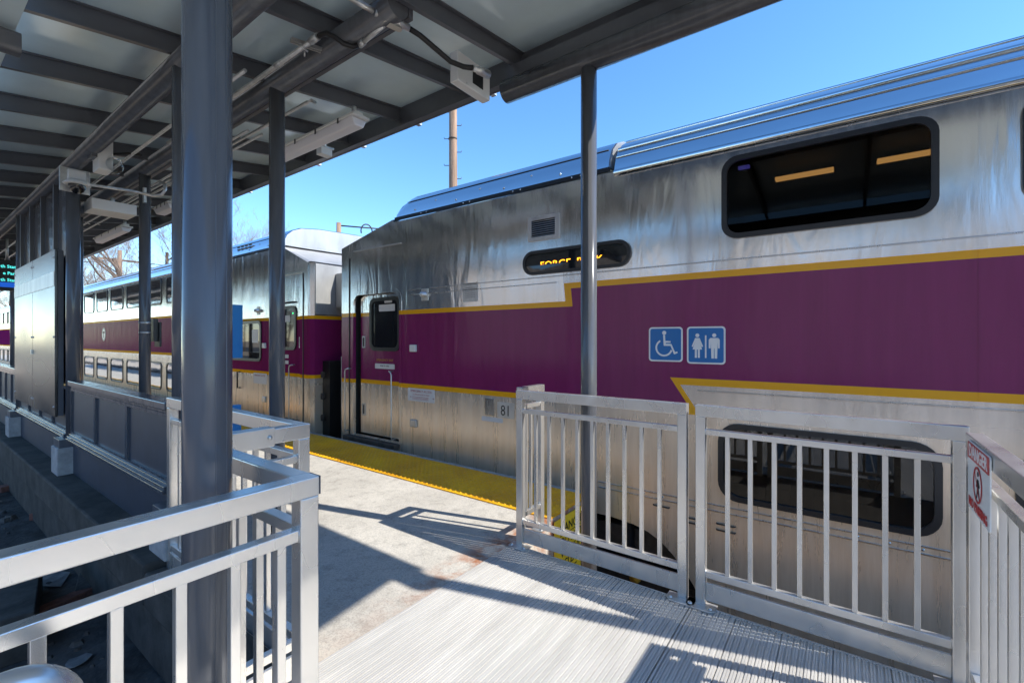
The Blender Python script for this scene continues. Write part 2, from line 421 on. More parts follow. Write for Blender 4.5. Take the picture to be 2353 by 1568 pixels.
# ------------------------------------------------------------------ ground, platform, deck
TR = 4.0                                     # train side plane
struct('ground', MB().box(-400, 400, -400, 500, -1.62, -1.25), 'ground')
for x0, x1, y0, y1 in ((-26, -9, -40, 200), (-60, -36, -60, 220)):
    struct('parking_road', MB().box(x0, x1, y0, y1, -1.30, -1.246), 'asphalt')
struct('track_bed', MB().box(2.9, 11, -60, 160, -1.30, -1.23), 'ballast')
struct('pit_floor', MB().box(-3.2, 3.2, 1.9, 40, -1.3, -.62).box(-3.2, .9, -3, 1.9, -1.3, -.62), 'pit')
bed = MB().box(1.02, 3.80, 1.885, 60, -.30, -.004)
bed.box(1.10, 3.45, 1.92, 60, -.9, -.30)
struct('earth_strip', MB().box(.9, 3.3, -40, 1.9, -1.3, -.60), 'earth')
struct('platform', bed, 'concrete')
struct('platform_coping', MB().box(3.775, 3.86, 1.885, 60, -.28, -.002), 'pedestal')

tk = MB()
y = 1.89
xa, xb = 3.11, 3.772
tk.box(xa, xb, 1.89, 34, -.02, .008)
for j in range(460):
    yy = 1.92 + j * .064
    if yy > 22: break
    for i in range(11):
        xx = xa + .03 + i * .0602; r0, r1 = .016, .009
        n = 6; vs = [(xx + r * math.cos(R(60 * k)), yy + r * math.sin(R(60 * k)), h) for r, h in ((r0, .008), (r1, .0155)) for k in range(n)]
        tk.add(vs, [(k, (k + 1) % n, n + (k + 1) % n, n + k) for k in range(n)] + [tuple(range(n, 2 * n))], True)
tag(tk.build('tactile_strip', 'tactile', recalc=False), 'yellow tactile warning strip with raised domes along the platform edge', 'tactile strip')

# ribbed aluminium deck: profile runs along y, swept along x
def deck(y0, y1, name, label):
    prof = []
    y = y0; k = 0
    while y < y1 - .02:
        prof += [(y, 0), (y + .0075, 0), (y + .0081, -.002), (y + .0095, -.002), (y + .0101, 0), (y + .0180, 0)]
        prof += [(y + .0188, -.0055), (y + .0248, -.0055)] if k % 8 != 7 else [(y + .0186, -.0055), (y + .0205, -.0055), (y + .0209, -.012), (y + .0228, -.012), (y + .0232, -.0055), (y + .0248, -.0055)]
        y += .0255; k += 1
    prof += [(y, 0), (y1, 0)]
    n = len(prof); x0, x1 = -1.6, 2.572
    mb = MB()
    vs = [(x, p[0], p[1]) for x in (x0, x1) for p in prof]
    mb.add(vs, [(i, i + 1, n + i + 1, n + i) for i in range(n - 1)])
    t = thing(name, label, 'deck plate', (0.5, (y0 + y1) / 2, 0))
    mb.build('tread_plate', 'deck', t, recalc=False)
    ech = MB(); ze = -.30 if y0 > 0 else -.62
    ech.prism([(y0, ze), (y1, -.30), (y1, .003), (y0, .003)], lambda u, v, w: (w, u, v), x1, x1 + .012)
    ech.build('edge_channel', 'deck', t)
    for q in (y0 + .004, y1 - .02): MB().box(x0, x1, q, q + .016, -.17, -.02).build('joist', 'dullsteel', t)
    MB().box(x0, x1 - .01, y0 + .03, y1 - .03, -.10, -.03).build('support_plate', 'dullsteel', t)
    return t
deck(.674, 1.882, 'ramp_deck', 'ribbed aluminium deck next to the concrete platform joint, striped by railing shadow')
deck(-2.4, .669, 'ramp_deck', 'ribbed aluminium deck beside the danger sign, nearest the photographer')

# ------------------------------------------------------------------ aluminium railings and gates
def railing(name, label, cat, axis, fixed, a, b, bal, posts=(True, True), toe=True, top=1.075, pw=.05, feet=True, group=None, dropz=0.0, rh=.06):
    """axis 'y' or 'x'; fixed = the other coordinate; a..b = extent; bal = baluster positions"""
    lo, hi = min(a, b), max(a, b)
    t = thing(name, label, cat, (fixed, (a + b) / 2, 0) if axis == 'y' else ((a + b) / 2, fixed, 0), group)
    def bx(p0, p1, q, z0, z1):
        return MB().box(fixed - q, fixed + q, p0, p1, z0, z1) if axis == 'y' else MB().box(p0, p1, fixed - q, fixed + q, z0, z1)
    bx(lo, hi, .025, top - rh, top).build('top_rail', 'alu', t, .003)
    if posts[0]: bx(lo + .001, lo + pw, .0235, .0 - dropz, top - rh - .0005).build('post', 'alu', t, .003)
    if posts[1]: bx(hi - pw, hi - .001, .0235, .0 - dropz, top - rh - .0005).build('post', 'alu', t, .003)
    i0, i1 = (lo + pw if posts[0] else lo), (hi - pw if posts[1] else hi)
    bx(i0, i1, .016, top - .157, top - .127).build('middle_rail', 'alu', t, .002)
    bx(i0, i1, .016, .155, .190).build('bottom_rail', 'alu', t, .002)
    if toe: bx(i0, i1, .008, .03, .125).build('toe_plate', 'alu', t, .002)
    for p in bal:
        bx(p - .0105, p + .0105, .0105, .1905, top - .1575).build('baluster', 'alu', t, .0015)
    for on, p in ((posts[0], i0), (posts[1], i1)):
        if not on: continue
        for z, h, w in ((top - rh / 2, rh / 2, .025), (top - .142, .015, .016), (.172, .0175, .016)):
            if h > .02: ring = [(-w, -h), (w, -h)]
            else: ring = [(-w, -h), (w, -h), (w, h), (-w, h), (-w, -h)]
            wl = MB(); wl.tube([(fixed + a, p, z + b) if axis == 'y' else (p, fixed + a, z + b) for a, b in ring], .0028, 6)
            wl.build('weld_bead', 'dullsteel', t)
    if feet:
        for on, p, d in ((posts[0], lo, 1), (posts[1], hi, -1)):
            if not on: continue
            c = p + d * .03
            f = MB()
            if axis == 'y':
                f.prism([(fixed - .075, c - .05), (fixed - .05, c - .075), (fixed + .02, c - .075), (fixed + .02, c + .075), (fixed - .05, c + .075), (fixed - .075, c + .05)], lambda u, v, w: (u, v, w), .001, .008)
            else:
                f.box(c - .07, c + .07, fixed - .06, fixed + .03, .001, .008)
            f.build('foot_plate', 'dullsteel', t, .001)
            bo = MB()
            for q in (-.05, .05):
                bo.lathe([(0, .018), (.009, .017), (.011, .0085)], (fixed - .045, c + q, 0) if axis == 'y' else (c + q, fixed - .045, 0), 'z', 6)
            bo.build('foot_bolts', 'galv', t)
    return t
def spread(a, b, n): return [a + (b - a) * (k + 1) / (n + 1) for k in range(n)]
GX = 2.60
g1 = railing('gate_panel', 'silver aluminium gate panel standing at the end of the yellow tactile strip', 'gate', 'y', GX, .700, 1.845, spread(.75, 1.80, 9))
g2 = railing('gate_panel', 'silver aluminium gate panel in front of the lower coach window, beside the danger sign', 'gate', 'y', GX, -.405, .655, spread(-.355, .605, 8))
rr_ = railing('guard_railing', 'silver return railing that carries the red and white danger sign', 'railing', 'x', -.395, .60, 2.43, spread(.60, 2.38, 15), posts=(True, True))
railing('guard_railing', 'short galvanised railing across the tactile strip behind the first gate', 'railing', 'x', 1.872, 2.655, 2.955, [2.74, 2.80], posts=(False, True), toe=False, dropz=.0, top=1.085)
NY = 1.13
nl = railing('guard_railing', 'large silver railing across the lower left foreground over the dark pit', 'railing', 'x', NY, -1.5, .666, [.575, .47, .365, .26, .155, .05, -.055, -.16, -.265, -.37, -.475, -.58, -.685], posts=(False, True), toe=True, feet=False, rh=.05)
MB().box(.6665, .6695, NY - .025, NY + .025, 1.027, 1.0745).build('end_cap', 'frame', nl, .001)
railing('guard_railing', 'short silver railing running back from the foreground corner post beside the big column', 'railing', 'y', .640, NY + .026, 1.80, [1.27, 1.38, 1.49, 1.60], posts=(False, True), toe=True, feet=False, rh=.05)
railing('guard_railing', 'silver slip joint railing with bolted sleeve behind the big column', 'railing', 'x', 1.845, .64, 1.055, [.76, .86, .95], posts=(False, True), toe=True, feet=False)
sl_ = MB().box(.69, .905, 1.816, 1.874, 1.008, 1.081)
sj = [o for o in bpy.data.objects if o.get('label', '').startswith('silver slip joint')][0]
sl_.build('sleeve', 'alu', sj, .002)
MB().lathe([(0, 1.8105), (.009, 1.8105), (.009, 1.816)], (.885, 0, 1.045), 'y', 8).build('bolt', 'galv', sj)
railing('guard_railing', 'silver railing along the platform edge between the slip joint and the dark parapet', 'railing', 'y', 1.03, 1.875, 3.33, spread(1.9, 3.30, 11), posts=(False, True), toe=True, feet=False)

# round handrail in the bottom left corner
hp = [(-1.6, 1.0, .915), (.10, 1.0, .915)] + [(.10 + .07 * math.sin(R(a)), 1.0, .845 + .07 * math.cos(R(a))) for a in range(10, 91, 10)] + [(.17, 1.0, .5)]
t = thing('handrail', 'round brushed metal handrail end in the bottom left corner', 'handrail', (0, 1.0, .5))
MB().tube([Vector(p) for p in hp], .024, 20).build('rail_tube', 'alu', t)
MB().box(.162, .178, 1.022, 1.115, .60, .62).build('bracket', 'alu', t)

# danger sign on the return railing (faces +y)
fs = face_front(-.366)
t = thing('danger_sign', 'red and white sign reading DANGER NO PASSING with a crossed walking figure', 'sign', (2.18, -.364, .82))
u0, u1, v0, v1 = -2.345, -2.03, .822, 1.062
MB().flat([rrect(u0, u1, v0, v1, .012)], fs, .004).build('sign_plate', 'signwhite', t)
f2 = face_front(-.3632)
MB().flat([rrect(u0 + .004, u1 - .004, 1.001, v1 - .004, .008)], f2, .001).build('red_band', 'red', t)
f3 = face_front(-.3622)
uc = (u0 + u1) / 2
text(MB(), 'DANGER', .061, f3, uc, 1.0105, sx=1.08, bold=.001).build('lettering', 'signwhite', t)
text(MB(), 'NO PASSING', .044, f3, uc, .835, sx=1.05, bold=.0012).build('lettering', 'red', t)
sym = MB()
sym.flat([circle(uc, .933, .062, 32), circle(uc, .933, .054, 32)], f3, .001)
sym.build('prohibition_ring', 'red', t)
fig = MB()
fig.flat([circle(uc + .003, .971, .0085, 12)], f2, .001)
fig.flat([[(uc - .009, .952), (uc + .011, .952), (uc + .012, .920), (uc + .026, .888), (uc + .018, .885), (uc + .003, .914), (uc - .014, .884), (uc - .022, .888), (uc - .006, .920)]], f2, .001)
fig.flat([[(uc - .009, .950), (uc - .024, .926), (uc - .019, .922), (uc - .004, .943)], [(uc + .009, .950), (uc + .026, .932), (uc + .022, .927), (uc + .006, .940)]], f2, .001)
fig.build('walking_figure', 'ink', t)
a = R(52); d = Vector((math.cos(a), math.sin(a))) * .055; nrm = Vector((-math.sin(a), math.cos(a))) * .004
MB().flat([[(uc - d.x + nrm.x, .933 + d.y + nrm.y), (uc - d.x - nrm.x, .933 + d.y - nrm.y), (uc + d.x - nrm.x, .933 - d.y - nrm.y), (uc + d.x + nrm.x, .933 - d.y + nrm.y)]], face_front(-.3612), .001).build('prohibition_bar', 'red', t)

# yellow danger board on the platform end face
fb = face_back(1.872)
t = thing('danger_board', 'yellow board with black lettering on the end face of the platform', 'sign', (3.4, 1.88, -.5))
MB().flat([rrect(3.14, 3.70, -.56, -.03, .01)], fb, .006).build('board', 'signyellow', t)
f4 = face_back(1.8678)
lt = MB()
for s_, sz, v in (('DANGER', .098, -.155), ('DO NOT', .092, -.260), ('WALK IN', .088, -.352), ('CLEAR', .092, -.445), ('SIDE', .088, -.538)):
    text(lt, s_, sz, f4, 3.42, v, bold=.0015)
lt.flat([[(3.22, -.172), (3.62, -.172), (3.62, -.178), (3.22, -.178)]], f4, .001)
lt.build('lettering', 'ink', t)

# ------------------------------------------------------------------ canopies
def zr(x): return 3.345 + .150 * (x - 1.72)        # underside of the rafters
XF = 2.93
def rafter_mb(y, x0, x1, w=.045, d=.125):
    mb = MB()
    for y0, y1, za, zb in ((y - .004, y + .004, 0, d), (y - .03, y + .004, -.006, .003), (y - .03, y + .004, d - .008, d)):
        vs = [(x, yy, zr(x) + z) for x in (x0, x1) for yy in (y0, y1) for z in (za, zb)]
        mb.add(vs, [(0, 1, 3, 2), (4, 6, 7, 5), (0, 4, 5, 1), (2, 3, 7, 6), (0, 2, 6, 4), (1, 5, 7, 3)])
    return mb
def roof_sheet(y0, y1, x0, x1):
    vs = [(x, yy, zr(x) + .127 + z) for x in (x0, x1) for yy in (y0, y1) for z in (0, .05)]
    return MB().add(vs, [(0, 1, 3, 2), (4, 6, 7, 5), (0, 4, 5, 1), (2, 3, 7, 6), (0, 2, 6, 4), (1, 5, 7, 3)])
def fascia(y0, y1):
    return MB().box(XF - .004, XF + .006, y0, y1, 3.445, 3.72).box(XF - .055, XF - .004, y0, y1, 3.445, 3.454).box(XF + .006, XF + .022, y0, y1, 3.442, 3.462)
can1 = thing('canopy', 'near canopy bay with a round edge beam above the gates', 'canopy', (1.6, .35, 3.3))
roof_sheet(-1.46, 2.075, .38, XF - .005).build('roof_sheet', 'panel', can1)
fascia(-1.46, 2.10).build('fascia', 'frame', can1)
for yy in (-1.42, -.19, .92, 2.045): rafter_mb(yy, .40, XF - .006).build('rafter', 'frame', can1)
MB().tube([(2.80, -1.46, 3.315), (2.80, 2.10, 3.315)], .082, 24).build('edge_beam', 'column', can1)
MB().box(2.79, 2.81, -1.46, 2.07, 3.39, 3.50).build('beam_web', 'frame', can1)
MB().tube([(.50, -1.36, 3.08), (.50, 2.06, 3.08)], .07, 20).build('back_beam', 'column', can1)

can2 = thing('canopy', 'long canopy over the platform with many cross rafters and a grey sheet soffit', 'canopy', (1.6, 12, 3.3))
roof_sheet(2.125, 30, .38, XF - .005).build('roof_sheet', 'panel', can2)
fascia(2.105, 30).build('fascia', 'frame', can2)
k = 0
yy = 2.64
while yy < 29.9:
    rafter_mb(yy, .40, XF - .006).build('rafter', 'frame', can2); yy += .84
MB().tube([(1.72, 2.056, 3.33), (1.72, 30, 3.33)], .075, 24).build('beam', 'column', can2)
MB().tube([(1.13, 2.1, 3.205), (1.13, 30, 3.205)], .068, 24).build('beam', 'column', can2)
MB().box(1.80, 1.83, 2.056, 30, 3.30, 3.37).build('beam_channel', 'frame', can2)
# eave gutter and bracket arm on the low side
gt = MB(); gt.prism([(-.35, 3.02), (.405, 3.055), (.405, 3.15), (-.35, 3.15)], lambda u, v, w: (u, w, v), -1.3, 30)
gt.build('eave_gutter', 'panel', can2)
for yb in (3.50, 6.36, 9.35):
    ar = MB(); ar.prism(rrect(yb - .03, yb + .06, 2.915, 3.03, .03), lambda u, v, w: (w, u, v + .02 * (w - .4)), -.35, .42)
    ar.build('bracket_arm', 'frame', can2)
# small clips above the fascia
for yb in (.9, 1.75, 2.35, 3.25, 4.1, 4.95, 5.8, 6.65):
    MB().box(XF + .024, XF + .075, yb, yb + .045, 3.455, 3.495).build('edge_clip', 'galv', can1 if yb < 2 else can2)

# ------------------------------------------------------------------ columns
def column(label, x, y, z0, z1, r, group, base=True, seam=False, pedestal=False, cap=True):
    t = thing('canopy_column', label, 'column', (x, y, z0), group)
    sh = MB(); sh.tube([(x, y, z0), (x, y, z1)], r, 32)
    sh.build('shaft', 'column', t)
    if seam:
        MB().box(x - r - .001, x - r + .012, y - .002, y + .002, z0, z1).build('seam', 'frame', t)
    if base:
        MB().box(x - .09, x + .09, y - .09, y + .09, z0, z0 + .016).build('base_plate', 'frame', t, .002)
    if pedestal:
        MB().box(x - .125, x + .125, y - .125, y + .125, z0 - .005, z0 + .075).build('steel_shoe', 'frame', t, .003)
        MB().box(x - .14, x + .14, y - .14, y + .14, .085, z0 - .0055).build('pedestal', 'pedestal', t, .008)
        MB().box(x + .141, x + .22, y - .07, y + .07, .10, z0 + .06).build('side_bracket', 'frame', t)
    return t
GC = 'slate grey canopy columns'
column('large slate grey round column in the left foreground behind the silver railing', .516, 1.40, -.62, 3.10, .058, GC)
column('slate grey round column in front of the coach at the end of the near canopy beam', 2.80, 1.40, -1.2, 3.25, .054, GC)
column('slate grey corner column beside the return railing, out past the last gate', 2.80, -1.30, -1.2, 3.25, .054, GC)
column('slate grey column on the platform just beyond the large foreground column, holding the middle beam', 1.72, 3.42, 0, 3.28, .054, GC)
column('slate grey column on the platform with a strapped black device at its middle', 1.72, 6.36, 0, 3.28, .054, GC)
column('slate grey column tight behind the large foreground column, at the parapet end', 1.13, 3.45, .30, 3.16, .058, GC, pedestal=True, base=False)
column('slate grey column on a concrete pedestal below the dome camera', 1.13, 6.36, .36, 3.16, .056, GC, pedestal=True, base=False)
column('slate grey column on a concrete pedestal at the far side of the stainless cabinet', 1.13, 9.35, .36, 3.16, .056, GC, pedestal=True, base=False)
for yy, w in ((9.35, 'third'), (12.3, 'fourth'), (15.3, 'fifth'), (18.3, 'sixth')):
    column('slate grey platform column, %s along the middle beam from the gates' % w, 1.72, yy, 0, 3.28, .054, GC)
for yy, w in ((12.3, 'first'), (15.3, 'second')):
    column('slate grey parapet column, %s one beyond the stainless cabinet' % w, 1.13, yy, .36, 3.16, .056, GC, pedestal=True, base=False)

bigc = [o for o in bpy.data.objects if o.get('label', '').startswith('large slate grey round column')][0]
for ang in (-92, -62):
    a = R(ang) - YAW * 0; q = Vector((.516 + .0575 * math.cos(a), 1.40 + .0575 * math.sin(a), 0))
    MB().tube([(q.x, q.y, -.62), (q.x, q.y, 3.10)], .0016, 6).build('seam', 'frame', bigc)
# ------------------------------------------------------------------ concrete ledge and parapet walls along x = 1.13
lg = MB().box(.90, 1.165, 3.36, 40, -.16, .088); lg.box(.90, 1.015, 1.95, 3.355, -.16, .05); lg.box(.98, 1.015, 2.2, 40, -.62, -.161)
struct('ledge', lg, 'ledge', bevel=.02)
def parapet(y0, y1, n, label, full=False):
    t = thing('parapet_wall', label, 'wall', (1.13, (y0 + y1) / 2, .1))
    y0 += .07; y1 -= .07
    MB().box(1.105, 1.125, y0, y1, .089, .44).build('skirt', 'wallpanel', t)
    MB().box(1.07, 1.145, y0, y1, .44, .462).box(1.085, 1.14, y0, y1, .462, .482).box(1.06, 1.145, y0, y1, .415, .4395).build('lower_trim', 'column', t, .003)
    st = (y1 - y0) / n
    for k in range(n):
        a, b = y0 + k * st, y0 + (k + 1) * st
        MB().box(1.112, 1.130, a + .028, b - .028, .4825, .93).build('panel', 'wallpanel', t, .003)
        fr = MB()
        fr.flat([[(a + .004, .483), (b - .004, .483), (b - .004, .935), (a + .004, .935)], [(a + .027, .506), (b - .027, .506), (b - .027, .912), (a + .027, .912)]], lambda u, v, w: (1.106 - w, u, v), .022)
        fr.build('panel_frame', 'column', t, .003)
    if not full:
        MB().box(1.075, 1.185, y0, y1, .96, 1.012).build('cap_rail', 'column', t, .006)
        MB().box(1.095, 1.16, y0, y1, .9355, .9595).build('cap_moulding', 'column', t, .003)
    return t
parapet(3.52, 6.36, 3, 'dark framed parapet wall with three panels between the foreground columns')
parapet(9.35, 12.3, 5, 'dark framed parapet wall beyond the stainless cabinet, first bay')
parapet(12.3, 15.3, 5, 'dark framed parapet wall beyond the stainless cabinet, second bay')
w2 = parapet(6.36, 9.35, 4, 'tall dark windscreen wall with ribbed upper panels behind the stainless cabinet', full=True)
w2['category'] = 'wall'
for k in range(4):
    a = 6.44 + k * .70
    MB().box(1.14, 1.155, a, a + .66, .945, 3.19).build('upper_panel', 'column', w2, .004)
    MB().box(1.10, 1.139, a + .655, a + .70, .945, 3.19).build('rib', 'frame', w2, .003)
# stainless sheet over it
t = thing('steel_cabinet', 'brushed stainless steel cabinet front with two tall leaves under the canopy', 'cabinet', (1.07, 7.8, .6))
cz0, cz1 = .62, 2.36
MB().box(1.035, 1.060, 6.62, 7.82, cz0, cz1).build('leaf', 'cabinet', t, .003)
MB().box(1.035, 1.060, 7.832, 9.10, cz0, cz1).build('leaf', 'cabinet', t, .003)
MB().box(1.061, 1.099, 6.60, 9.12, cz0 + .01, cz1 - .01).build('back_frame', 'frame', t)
MB().box(1.03, 1.0345, 6.63, 9.09, 1.98, 2.13).build('label_band', 'dullsteel', t)
for y in (6.66, 7.78, 7.88, 9.06):
    for z in (.72, 1.45, 2.28): MB().lathe([(0, -.008), (.010, -.005), (.012, 0)], (1.0345, y, z), 'x', 8).build('screw', 'galv', t)
MB().box(1.02, 1.034, 7.80, 7.845, 1.25, 1.30).build('latch', 'galv', t)

# ------------------------------------------------------------------ things under the canopy
def P(px, py, z): return at_z(px, py, z)
def coup(mb, a, b, r):       # a short threaded coupling
    mb.tube([a, b], r, 10)
# conduit along the middle beam with flexible whips
t = thing('conduit_run', 'galvanised conduit with black flexible whip along the middle beam, nearest the gates', 'conduit', P(640, 150, 3.30))
z = 3.24
A = P(795, -10, 3.34); B = P(868, 32, 3.31)
MB().tube([A, B], .017, 12).build('pipe', 'galv', t)
C0, C1 = P(862, 29, 3.30), P(940, 66, 3.28)
d = (C1 - C0).normalized(); side = d.cross(Vector((0, 0, 1))).normalized()
bd = MB()
bd.tube([C0, C0 + (C1 - C0) * .15, C0 + (C1 - C0) * .2, C0 + (C1 - C0) * .78, C0 + (C1 - C0) * .82, C1], .02, 12, radii=[.021, .021, .030, .030, .022, .022])
bd.build('junction_fitting', 'galv', t)
cv = MB(); cc = C0 + (C1 - C0) * .5 + Vector((0, 0, -.031))
cv.prism(rrect(-.055, .055, -.022, .022, .02), lambda u, v, w: tuple(cc + d * u + side * v + Vector((0, 0, w))), -.006, .008)
cv.build('cover_plate', 'dullsteel', t)
wp = [C1, P(965, 82, 3.27), P(1000, 112, 3.24), P(1035, 142, 3.20), P(1065, 154, 3.18), P(1088, 157, 3.17)]
MB().tube(wp, .0165, 10).build('flexible_whip', 'black', t)
e0, e1 = P(1085, 156, 3.17), P(1122, 172, 3.19)
MB().tube([e0, e0.lerp(e1, .3), e0.lerp(e1, .35), e1], .02, 12, radii=[.019, .019, .025, .027]).build('connector', 'galv', t)
D0, D1 = P(884, 56, 3.27), P(826, 104, 3.24)
MB().tube([D0, D1], .015, 12).build('pipe', 'galv', t)
MB().tube([D1.lerp(D0, .18), D1], .02, 10).build('coupling', 'galv', t)
MB().tube([D1, P(810, 108, 3.22), P(788, 100, 3.22), P(770, 86, 3.24), P(752, 76, 3.27), P(738, 80, 3.27), P(726, 88, 3.26)], .0155, 10).build('flexible_whip', 'black', t)
F0, F1 = P(730, 84, 3.26), P(536, 222, 3.26)
MB().tube([F0, F1, F1 + (F1 - F0) * 1.2], .0155, 12).build('pipe', 'galv', t)
MB().tube([F0, F0.lerp(F1, .07)], .021, 10).build('coupling', 'galv', t)
MB().tube([F0.lerp(F1, .38), F0.lerp(F1, .44)], .019, 10).build('coupling', 'galv', t)
S0, S1 = P(668, 92, 3.27), P(738, 116, 3.285)
st = MB(); dd = (S1 - S0).normalized(); sd = dd.cross(Vector((0, 0, 1))).normalized()
for o in (-.012, .012):
    st.prism([(o - .004, -.012), (o + .004, -.012), (o + .004, .012), (o - .004, .012)], lambda u, v, w: tuple(S0 + dd * w + sd * u + Vector((0, 0, v))), 0, (S1 - S0).length)
st.build('strut_channel', 'galv', t)
# strap clamp
cl = P(700, 108, 3.24); MB().tube([cl + Vector((0, 0, -.03)), cl + Vector((.01, .02, -.05))], .005, 8).tube([cl + Vector((-.03, 0, -.012)), cl + Vector((.02, 0, -.02))], .006, 8).build('strap_clamp', 'galv', t)

# white box at the end of the near rafter
t = thing('junction_box', 'white metal box bracketed under the rafter where the black whip ends', 'box', P(1085, 180, 3.2))
bc = P(1085, 178, 3.24)
bx_ = MB().box(bc.x - .17, bc.x + .17, bc.y - .020, bc.y + .05, bc.z - .10, bc.z + .10)
bx_.build('box_body', 'white', t, .006)
MB().box(bc.x - .02, bc.x + .09, bc.y - .0225, bc.y - .0202, bc.z - .055, bc.z + .06).build('cable_opening', 'ink', t)
MB().box(bc.x - .09, bc.x - .08, bc.y - .027, bc.y - .0205, bc.z - .09, bc.z - .08).build('screw', 'galv', t)

# linear lights
def linear_light(label, p0, p1, z, w=.075, whip=None):
    a, b = P(*p0, z), P(*p1, z)
    x = (a.x + b.x) / 2
    y0, y1 = min(a.y, b.y), max(a.y, b.y)
    t = thing('linear_light', label, 'light fixture', (x, (y0 + y1) / 2, z), 'white linear lights under the canopy')
    m = MB(); m.prism([(x - w, z + .012), (x - w * .62, z - .055), (x + w * .62, z - .055), (x + w, z + .012)], lambda u, v, q: (u, q, v), y0 + .03, y1 - .03)
    m.build('diffuser', 'lens', t, .012, 3)
    MB().box(x - w - .008, x + w + .008, y0, y1, z + .0125, z + .035).box(x - w * .55, x + w * .55, y0 + .03, y1 - .03, z + .0352, z + .07).build('housing', 'white', t, .006)
    n = 4
    for k in range(n):
        yy = y0 + (y1 - y0) * (k + .6) / n
        MB().box(x - w - .012, x - w - .0085, yy - .01, yy + .01, z - .015, z + .03).build('clip', 'frameblack', t)
    MB().tube([(x, y0 + .1, z + .0705), (x, y0 + .1, z + .13)], .02, 10).build('stem', 'galv', t)
    return t
L1 = linear_light('white linear light over the platform edge beyond the white box', (828, 272), (640, 362), 3.27)
linear_light('white linear light seen tight beside the large foreground column', (405, 470), (365, 486), 3.24, .085)
linear_light('white linear light low in view past the white ceiling box', (290, 523), (228, 553), 3.22)
t = thing('sensor_box', 'small white sensor box with a conduit stub under the far edge of the canopy', 'sensor', P(745, 348, 3.25))
q = P(745, 350, 3.28)
MB().box(q.x - .06, q.x + .06, q.y - .045, q.y + .045, q.z - .035, q.z + .035).build('box_body', 'white', t, .006)
MB().tube([q + Vector((-.06, 0, .05)), q + Vector((.10, 0, .065))], .014, 10).build('conduit_stub', 'galv', t)
MB().tube([q + Vector((0, 0, .03)), q + Vector((0, 0, .13))], .018, 10).build('stem', 'galv', t)

# conduits beyond the large column
def conduit(label, pts, r=.0125):
    t = thing('conduit_run', label, 'conduit', pts[0])
    MB().tube(pts, r, 10).build('pipe', 'galv', t)
    for f in (.3, .62):
        a = Vector(pts[0]).lerp(Vector(pts[-1]), f)
        MB().tube([a + Vector((-.03, 0, -.005)), a + Vector((.03, 0, -.02))], .006, 8).build('strap_clamp', 'galv', t)
    return t
cA = [P(722, 233, 3.30), P(700, 236, 3.27), P(690, 240, 3.27)]; cA.append(cA[-1] + Vector((0, 4.4, 0))) 
conduit('thin galvanised conduit with an elbow, ending beside the linear light', [P(724, 236, 3.34), P(716, 231, 3.29), P(706, 235, 3.285), at_z(706, 235, 3.285) + Vector((-.02, 5.0, -.02))])
conduit('galvanised conduit running beside the wall side beam behind the strobe box', [Vector((1.40, 3.2, 3.20)), Vector((1.40, 20, 3.20))])
conduit('galvanised conduit, inner of the pair beyond the middle beam', [Vector((1.86, 4.2, 3.24)), Vector((1.86, 22, 3.24))], .011)
conduit('galvanised conduit, outer of the pair beyond the middle beam', [Vector((1.98, 4.2, 3.25)), Vector((1.98, 22, 3.25))], .011)

# strobe / horn box
t = thing('strobe_box', 'grey wall box with a clear strobe dome under the round beam', 'alarm', at_x(240, 365, 1.22))
q = at_x(238, 365, 1.22)
MB().box(q.x - .06, q.x + .05, q.y - .10, q.y + .10, q.z - .13, q.z + .17).build('housing', 'pedestal' and 'white', t, .012)
MB().lathe([(0, -.115), (.06, -.10), (.075, -.05), (.075, 0)], (q.x + .06, q.y - .03, q.z - .06), 'y', 16).build('strobe_dome', 'clear', t)
MB().box(q.x - .10, q.x - .061, q.y - .08, q.y + .05, q.z - .02, q.z + .10).build('bracket', 'frame', t)
MB().tube([q + Vector((.05, 0, .06)), q + Vector((.16, -.1, .08)), q + Vector((.22, -.25, .05))], .012, 8).build('flexible_whip', 'black', t)

# dome camera on its plate
yp = 6.20
a = at_y(136, 380, yp); b = at_y(207, 449, yp)
t = thing('dome_camera', 'white dome security camera on a square grey plate at the column top', 'camera', ((a.x + b.x) / 2, yp, (a.z + b.z) / 2))
MB().box(a.x, b.x, yp, yp + .012, b.z, a.z).box((a.x + b.x) / 2 - .03, (a.x + b.x) / 2 + .03, yp + .0125, 6.30, b.z + .06, a.z - .06).build('mount_plate', 'galv', t, .003)
h0, h1 = at_y(153, 389, yp), at_y(194, 424, yp)
MB().prism(rrect(h0.x, h1.x, h1.z, h0.z, .01), lambda u, v, w: (u, w, v), yp - .06, yp - .0005).build('housing', 'white', t, .008)
q = at_y(177, 423, yp - .09); cx_, cy_, zc = q.x, yp - .09, q.z + .01
MB().lathe([(0, .030), (.065, .027), (.085, .008), (.105, -.016), (.102, -.020), (.0, -.016)], (cx_, cy_, zc), 'z', 28).build('sun_shield', 'white', t)
MB().lathe([(.066, -.018), (.064, -.050), (.050, -.082), (.026, -.100), (0, -.104)], (cx_, cy_, zc), 'z', 24).build('dome', 'darkpane', t)
cpts = [at_x(203, 424, 1.04), at_x(300, 438, 1.40), at_x(352, 450, 1.60), at_x(372, 447, 1.64), at_x(380, 436, 1.66), at_x(378, 424, 1.68), at_x(368, 418, 1.72)]
tt = thing('conduit_run', 'bent galvanised conduit reaching from the dome camera to the middle column', 'conduit', cpts[0])
MB().tube(cpts, .014, 10).build('pipe', 'galv', tt)
q = at_x(330, 446, 1.64)
MB().box(1.635, 1.66, q.y - .02, q.y + .02, q.z - .09, q.z + .07).build('strut_channel', 'galv', tt)

